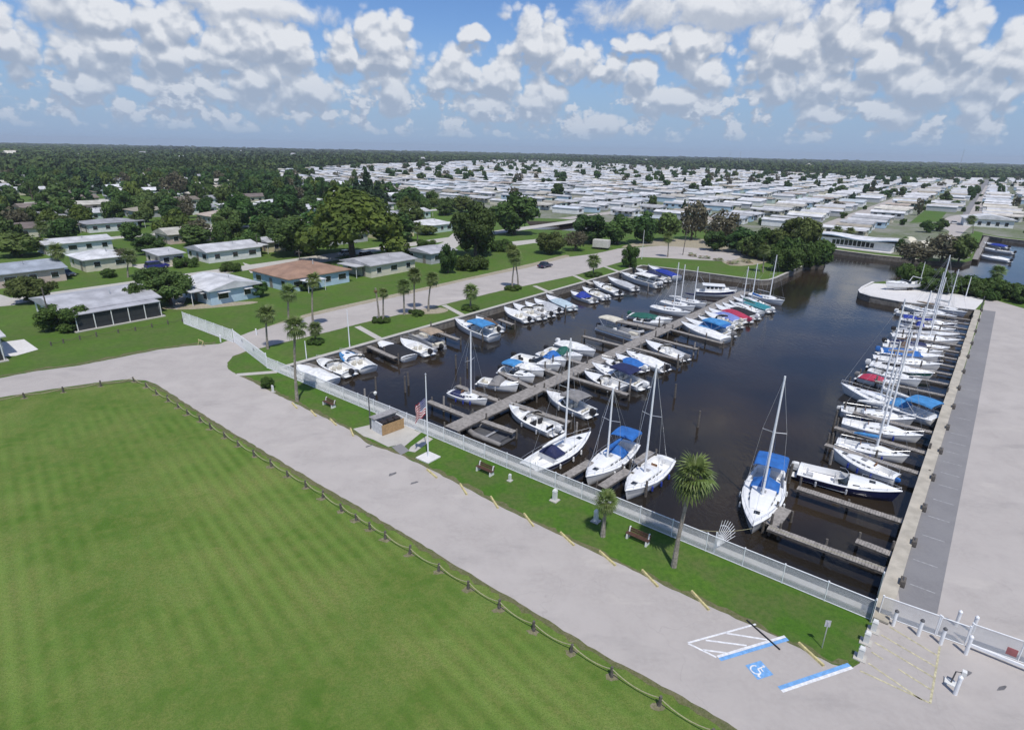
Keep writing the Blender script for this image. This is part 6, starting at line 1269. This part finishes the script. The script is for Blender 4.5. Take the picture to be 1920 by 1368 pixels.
def palm(base, crown, label, rad=1.9, fronds=False, dead=0):
    b_ = G(*base); h = hgt(base, crown[1]); lean = (G(crown[0], base[1])-b_).x*.0; dep = (Vector((b_.x, b_.y, h/2))-Vector((0, 0, CH))).dot(_FW); bx = PJ((b_.x, b_.y, h)); dx = (crown[0]-bx[0])*dep/F
    root = thing('palm_tree', label, 'palm tree', b_)
    MB().tube([(0, 0, -.1), (dx*.15, .05, h*.35), (dx*.5, 0, h*.7), (dx, 0, h)], [.23, .15, .13, .15], 8).build('trunk', M_ptrunk, root)
    s = rad/1.95
    if fronds:
        r = random.Random(int(base[0])); n = 36
        for k in range(n+4):
            dd = k >= n; o = obj('frond', FR[3] if dd else FR[0 if k < n*.35 else (1 if k < n*.7 else 2)], root); o.location = (dx, 0, h)
            pit = (1.2-1.9*(k/n)) if not dd else -1.2; o.rotation_euler = (Matrix.Rotation(k*2.4+r.uniform(-.2, .2), 4, 'Z') @ Matrix.Rotation(-pit, 4, 'Y')).to_euler(); o.scale = (s*r.uniform(.85, 1.1),)*3
    elif dead:
        for k in range(7): o = obj('frond', FR[3], root); o.location = (dx, 0, h); o.rotation_euler = (Matrix.Rotation(k*.9, 4, 'Z') @ Matrix.Rotation(.9, 4, 'Y')).to_euler(); o.scale = (.6, .6, .6)
    else: o = obj('crown', PC[random.randrange(3)], root); o.location = (dx, 0, h); o.rotation_euler = (0, 0, random.random()*6); o.scale = (s, s, s)
    return root
palm((1263, 1062), (1300, 893), 'tall palm on the verge in front of the white sloop', 2.0, True); palm((1130, 1005), (1137, 940), 'small leaning palm by the utility pedestal', 1.25, True); palm((557, 752), (553, 612), 'tall palm on the verge near the far bench', 1.7, True)
for b_, c_, l, r_ in (((502, 654), (499, 588), 'palm by the sliding gate with its shadow on the road', 1.9), ((542, 612), (541, 548), 'palm on the grass beyond the road left of the orange roof', 2.0), ((587, 614), (587, 524), 'slender tall palm at the road bend', 1.7), ((592, 642), (590, 616), 'short young palm on the left quay grass', 1.5), ((719, 602), (719, 548), 'palm with thin top beside a bare trunk', 1.2), ((758, 590), (757, 536), 'first of three palms clustered on the left quay grass', 1.9), ((777, 580), (777, 515), 'tallest of three palms clustered on the left quay grass', 2.0), ((803, 584), (810, 522), 'leaning third of the clustered quay palms', 1.8), ((882, 578), (883, 546), 'short lone palm on the quay grass above the big cruiser', 2.0), ((960, 541), (966, 482), 'leaning palm beside the road before the navy car', 2.2), ((972, 541), (960, 470), 'second leaning palm crossing the first by the road', 2.0), ((1112, 516), (1113, 489), 'small palm between road and far left boats', 2.3), ((1252, 482), (1253, 444), 'thin palm on the sandy lot', 2.2), ((1430, 510), (1432, 470), 'palm among the mangroves at the basin head', 2.2), ((75, 470), (78, 425), 'grey-topped palm above the long white-walled house', 2.4), ((105, 520), (105, 470), 'palm in front of the long white-walled house', 2.4), ((240, 520), (243, 480), 'palm at the side of the white hip-roofed house', 2.2), ((1570, 452), (1570, 432), 'palm behind the wavy-roofed house', 2.4), ((1594, 454), (1594, 434), 'second palm behind the wavy-roofed house', 2.2), ((1824, 438), (1822, 412), 'palm by the gabled canal building', 2.6), ((1868, 545), (1872, 510), 'palm rising from the hedge behind the lot', 2.2), ((375, 410), (377, 385), 'palm among the white suburb roofs', 2.6), ((783, 452), (783, 425), 'palm beside the suburb street bend', 2.4), ((410, 440), (412, 415), 'palm in front of the cream suburb house', 2.4)):
    palm(b_, c_, l, r_)
palm((711, 602), (704, 540), 'bare dead palm trunk on the left quay grass', 1, dead=1)
for px in ((715, 603), (882, 581), (592, 644), (780, 590), (962, 543), (1113, 518)): tree_px(px[0], px[1], 34, px[1]-9, 'mangrove', 'low plants round the palm feet on the left quay grass', cat='shrub', name='shrub')['group'] = 'plants at the palm feet'

# fallen fronds and scrub left on the sandy lot
for i, (x, y) in enumerate(((1318, 484), (1345, 488), (1296, 480), (1372, 494), (1402, 492))):
    o = thing('brush_pile', 'heap of cut branches on the sandy lot, %s from the left' % ORD[[1, 2, 0, 3, 4][i]], 'brush pile', G(x, y), i*1.3)
    for k in range(9): f_ = obj('frond', FR[3 if k % 2 else 1], o); f_.location = (rt.uniform(-.8, .8), rt.uniform(-.5, .5), .25+.06*k); f_.rotation_euler = (rt.uniform(-.3, .3), rt.uniform(-.4, .1), rt.random()*6.28); f_.scale = (1.1, 1.1, .8)
# ================================================================== the far woods: one mass out to the horizon
def woods(name, label, seed, cond, d0, d1, step, angw, hlo, hhi, nl, lf):
    r = np.random.default_rng(seed); Vs, Qs, Ts, o = [], [], [], 0
    protos = [crown_np(100+k, 'oak' if k < 3 else 'light', nl, lf, 12) for k in range(5)]; d = d0
    while d < d1:
        a = -.86+r.uniform(0, angw)
        while a < .86:
            aa = a+r.uniform(-.4, .4)*angw; dd = d*r.uniform(.97, 1.03); p = (dd*math.sin(aa), dd*math.cos(aa)); a += angw*r.uniform(.6, 1.2)
            px = PJ((p[0], p[1], 0))
            if not cond(px, dd): continue
            v, q, t_ = protos[r.integers(5)]; w_ = dd*angw*.62/4.7*r.uniform(.8, 1.3); w_ = max(w_, 1.0); h = r.uniform(hlo, hhi)/9.0*(1+.00004*dd)
            c, s = math.cos(aa*9), math.sin(aa*9); vv = np.c_[(v[:, 0]*c-v[:, 1]*s)*w_+p[0], (v[:, 0]*s+v[:, 1]*c)*w_+p[1], v[:, 2]*h-.1]
            Vs.append(vv); Qs.append(q+o); Ts.append(np.c_[t_, t_[:, 2]]+o); o += len(v)
        d *= 1+step
    v = np.concatenate(Vs); t_ = np.concatenate(Ts)
    q = np.concatenate(Qs); F4 = q.tolist()+[f[:3] for f in t_.tolist()]
    me = bpy.data.meshes.new(name); me.from_pydata(v, [], F4); me.materials.append(M_wood); me.update(); tag(obj(name, me), label, 'woods', None, 'stuff')
M_wood = bpy.data.materials.new('far_foliage'); M_wood.use_nodes = True; t = M_wood.node_tree; b = t.nodes['Principled BSDF']; b.inputs['Roughness'].default_value = .8; b.inputs['Specular IOR Level'].default_value = .15
po = nd(t, 'ShaderNodeNewGeometry').outputs['Position']; nz = nd(t, 'ShaderNodeTexNoise', {'Vector': po, 'Scale': .035, 'Detail': 4.0}); n3 = nd(t, 'ShaderNodeTexNoise', {'Vector': po, 'Scale': .25, 'Detail': 2.0})
cc = mixc(t, maprange(t, nz.outputs['Fac'], .35, .65), (0.034, 0.062, 0.019), (0.07, 0.105, 0.032)); cc = mixc(t, mth(t, 'MULTIPLY', maprange(t, n3.outputs['Fac'], .5, .75), .4), cc, (0.09, 0.10, 0.042)); t.links.new(cc, b.inputs['Base Color'])
def cond_far(px, d):
    x, y = px
    if inpoly(x, y, park_poly): return False
    if x < 560: return d > 610
    return y < (322 if x < 700 else 312+(x-985)*.028 if x > 985 else 311) + 2 and d > 560
woods('far_woods', 'dark green woodland stretching to the flat horizon', 5, cond_far, 430, 5400, .045, .0125, 8, 14, 60, 2.2)
sheet('woodland_floor', [(-5900, 640), (5900, 640), (5900, 5900), (-5900, 5900)], 0.006, M_floor)
# a few pale roofs showing through the woods
for i in range(18):
    x, y = (rt.uniform(5, 560), rt.uniform(282, 300)) if i < 10 else (rt.uniform(640, 1900), 296+rt.uniform(2, 12)+8*(rt.random()))
    if inpoly(x, y, park_poly): continue
    p = G(x, y+4); s = rt.uniform(.9, 1.4); o = obj('house', far_m[[k_ for k_ in far_m if k_[1] == 'gable'][i % 5]]); o.location = (p.x, p.y, 6.0 if p.length > 700 else 3.0); o.location.z = 0; o.scale = (s*.75, s*.75, s*2.3); o.rotation_euler = (0, 0, UA+rt.choice((0, 1.57))); tag(o, 'pale building showing through the far woods', 'building', 'far buildings in the woods')

# ================================================================== moist summer air
HAZE_TOP = 62.0
me = bpy.data.meshes.new('haze'); bmh = bmesh.new(); bmesh.ops.create_cube(bmh, size=1.0); bmh.to_mesh(me); bmh.free()
hz = obj('haze', me); hz.scale = (12200, 6500, HAZE_TOP+4.0); hz.location = (0, 2850, (HAZE_TOP-4.0)/2); hz['kind'] = 'stuff'
mh = bpy.data.materials.new('haze'); mh.use_nodes = True; t = mh.node_tree; t.nodes.clear()
pv = nd(t, 'ShaderNodeVolumePrincipled', {'Color': (0.86, 0.92, 1.0, 1), 'Density': 0.00013, 'Anisotropy': 0.2})
t.links.new(pv.outputs[0], nd(t, 'ShaderNodeOutputMaterial').inputs['Volume']); me.materials.append(mh)
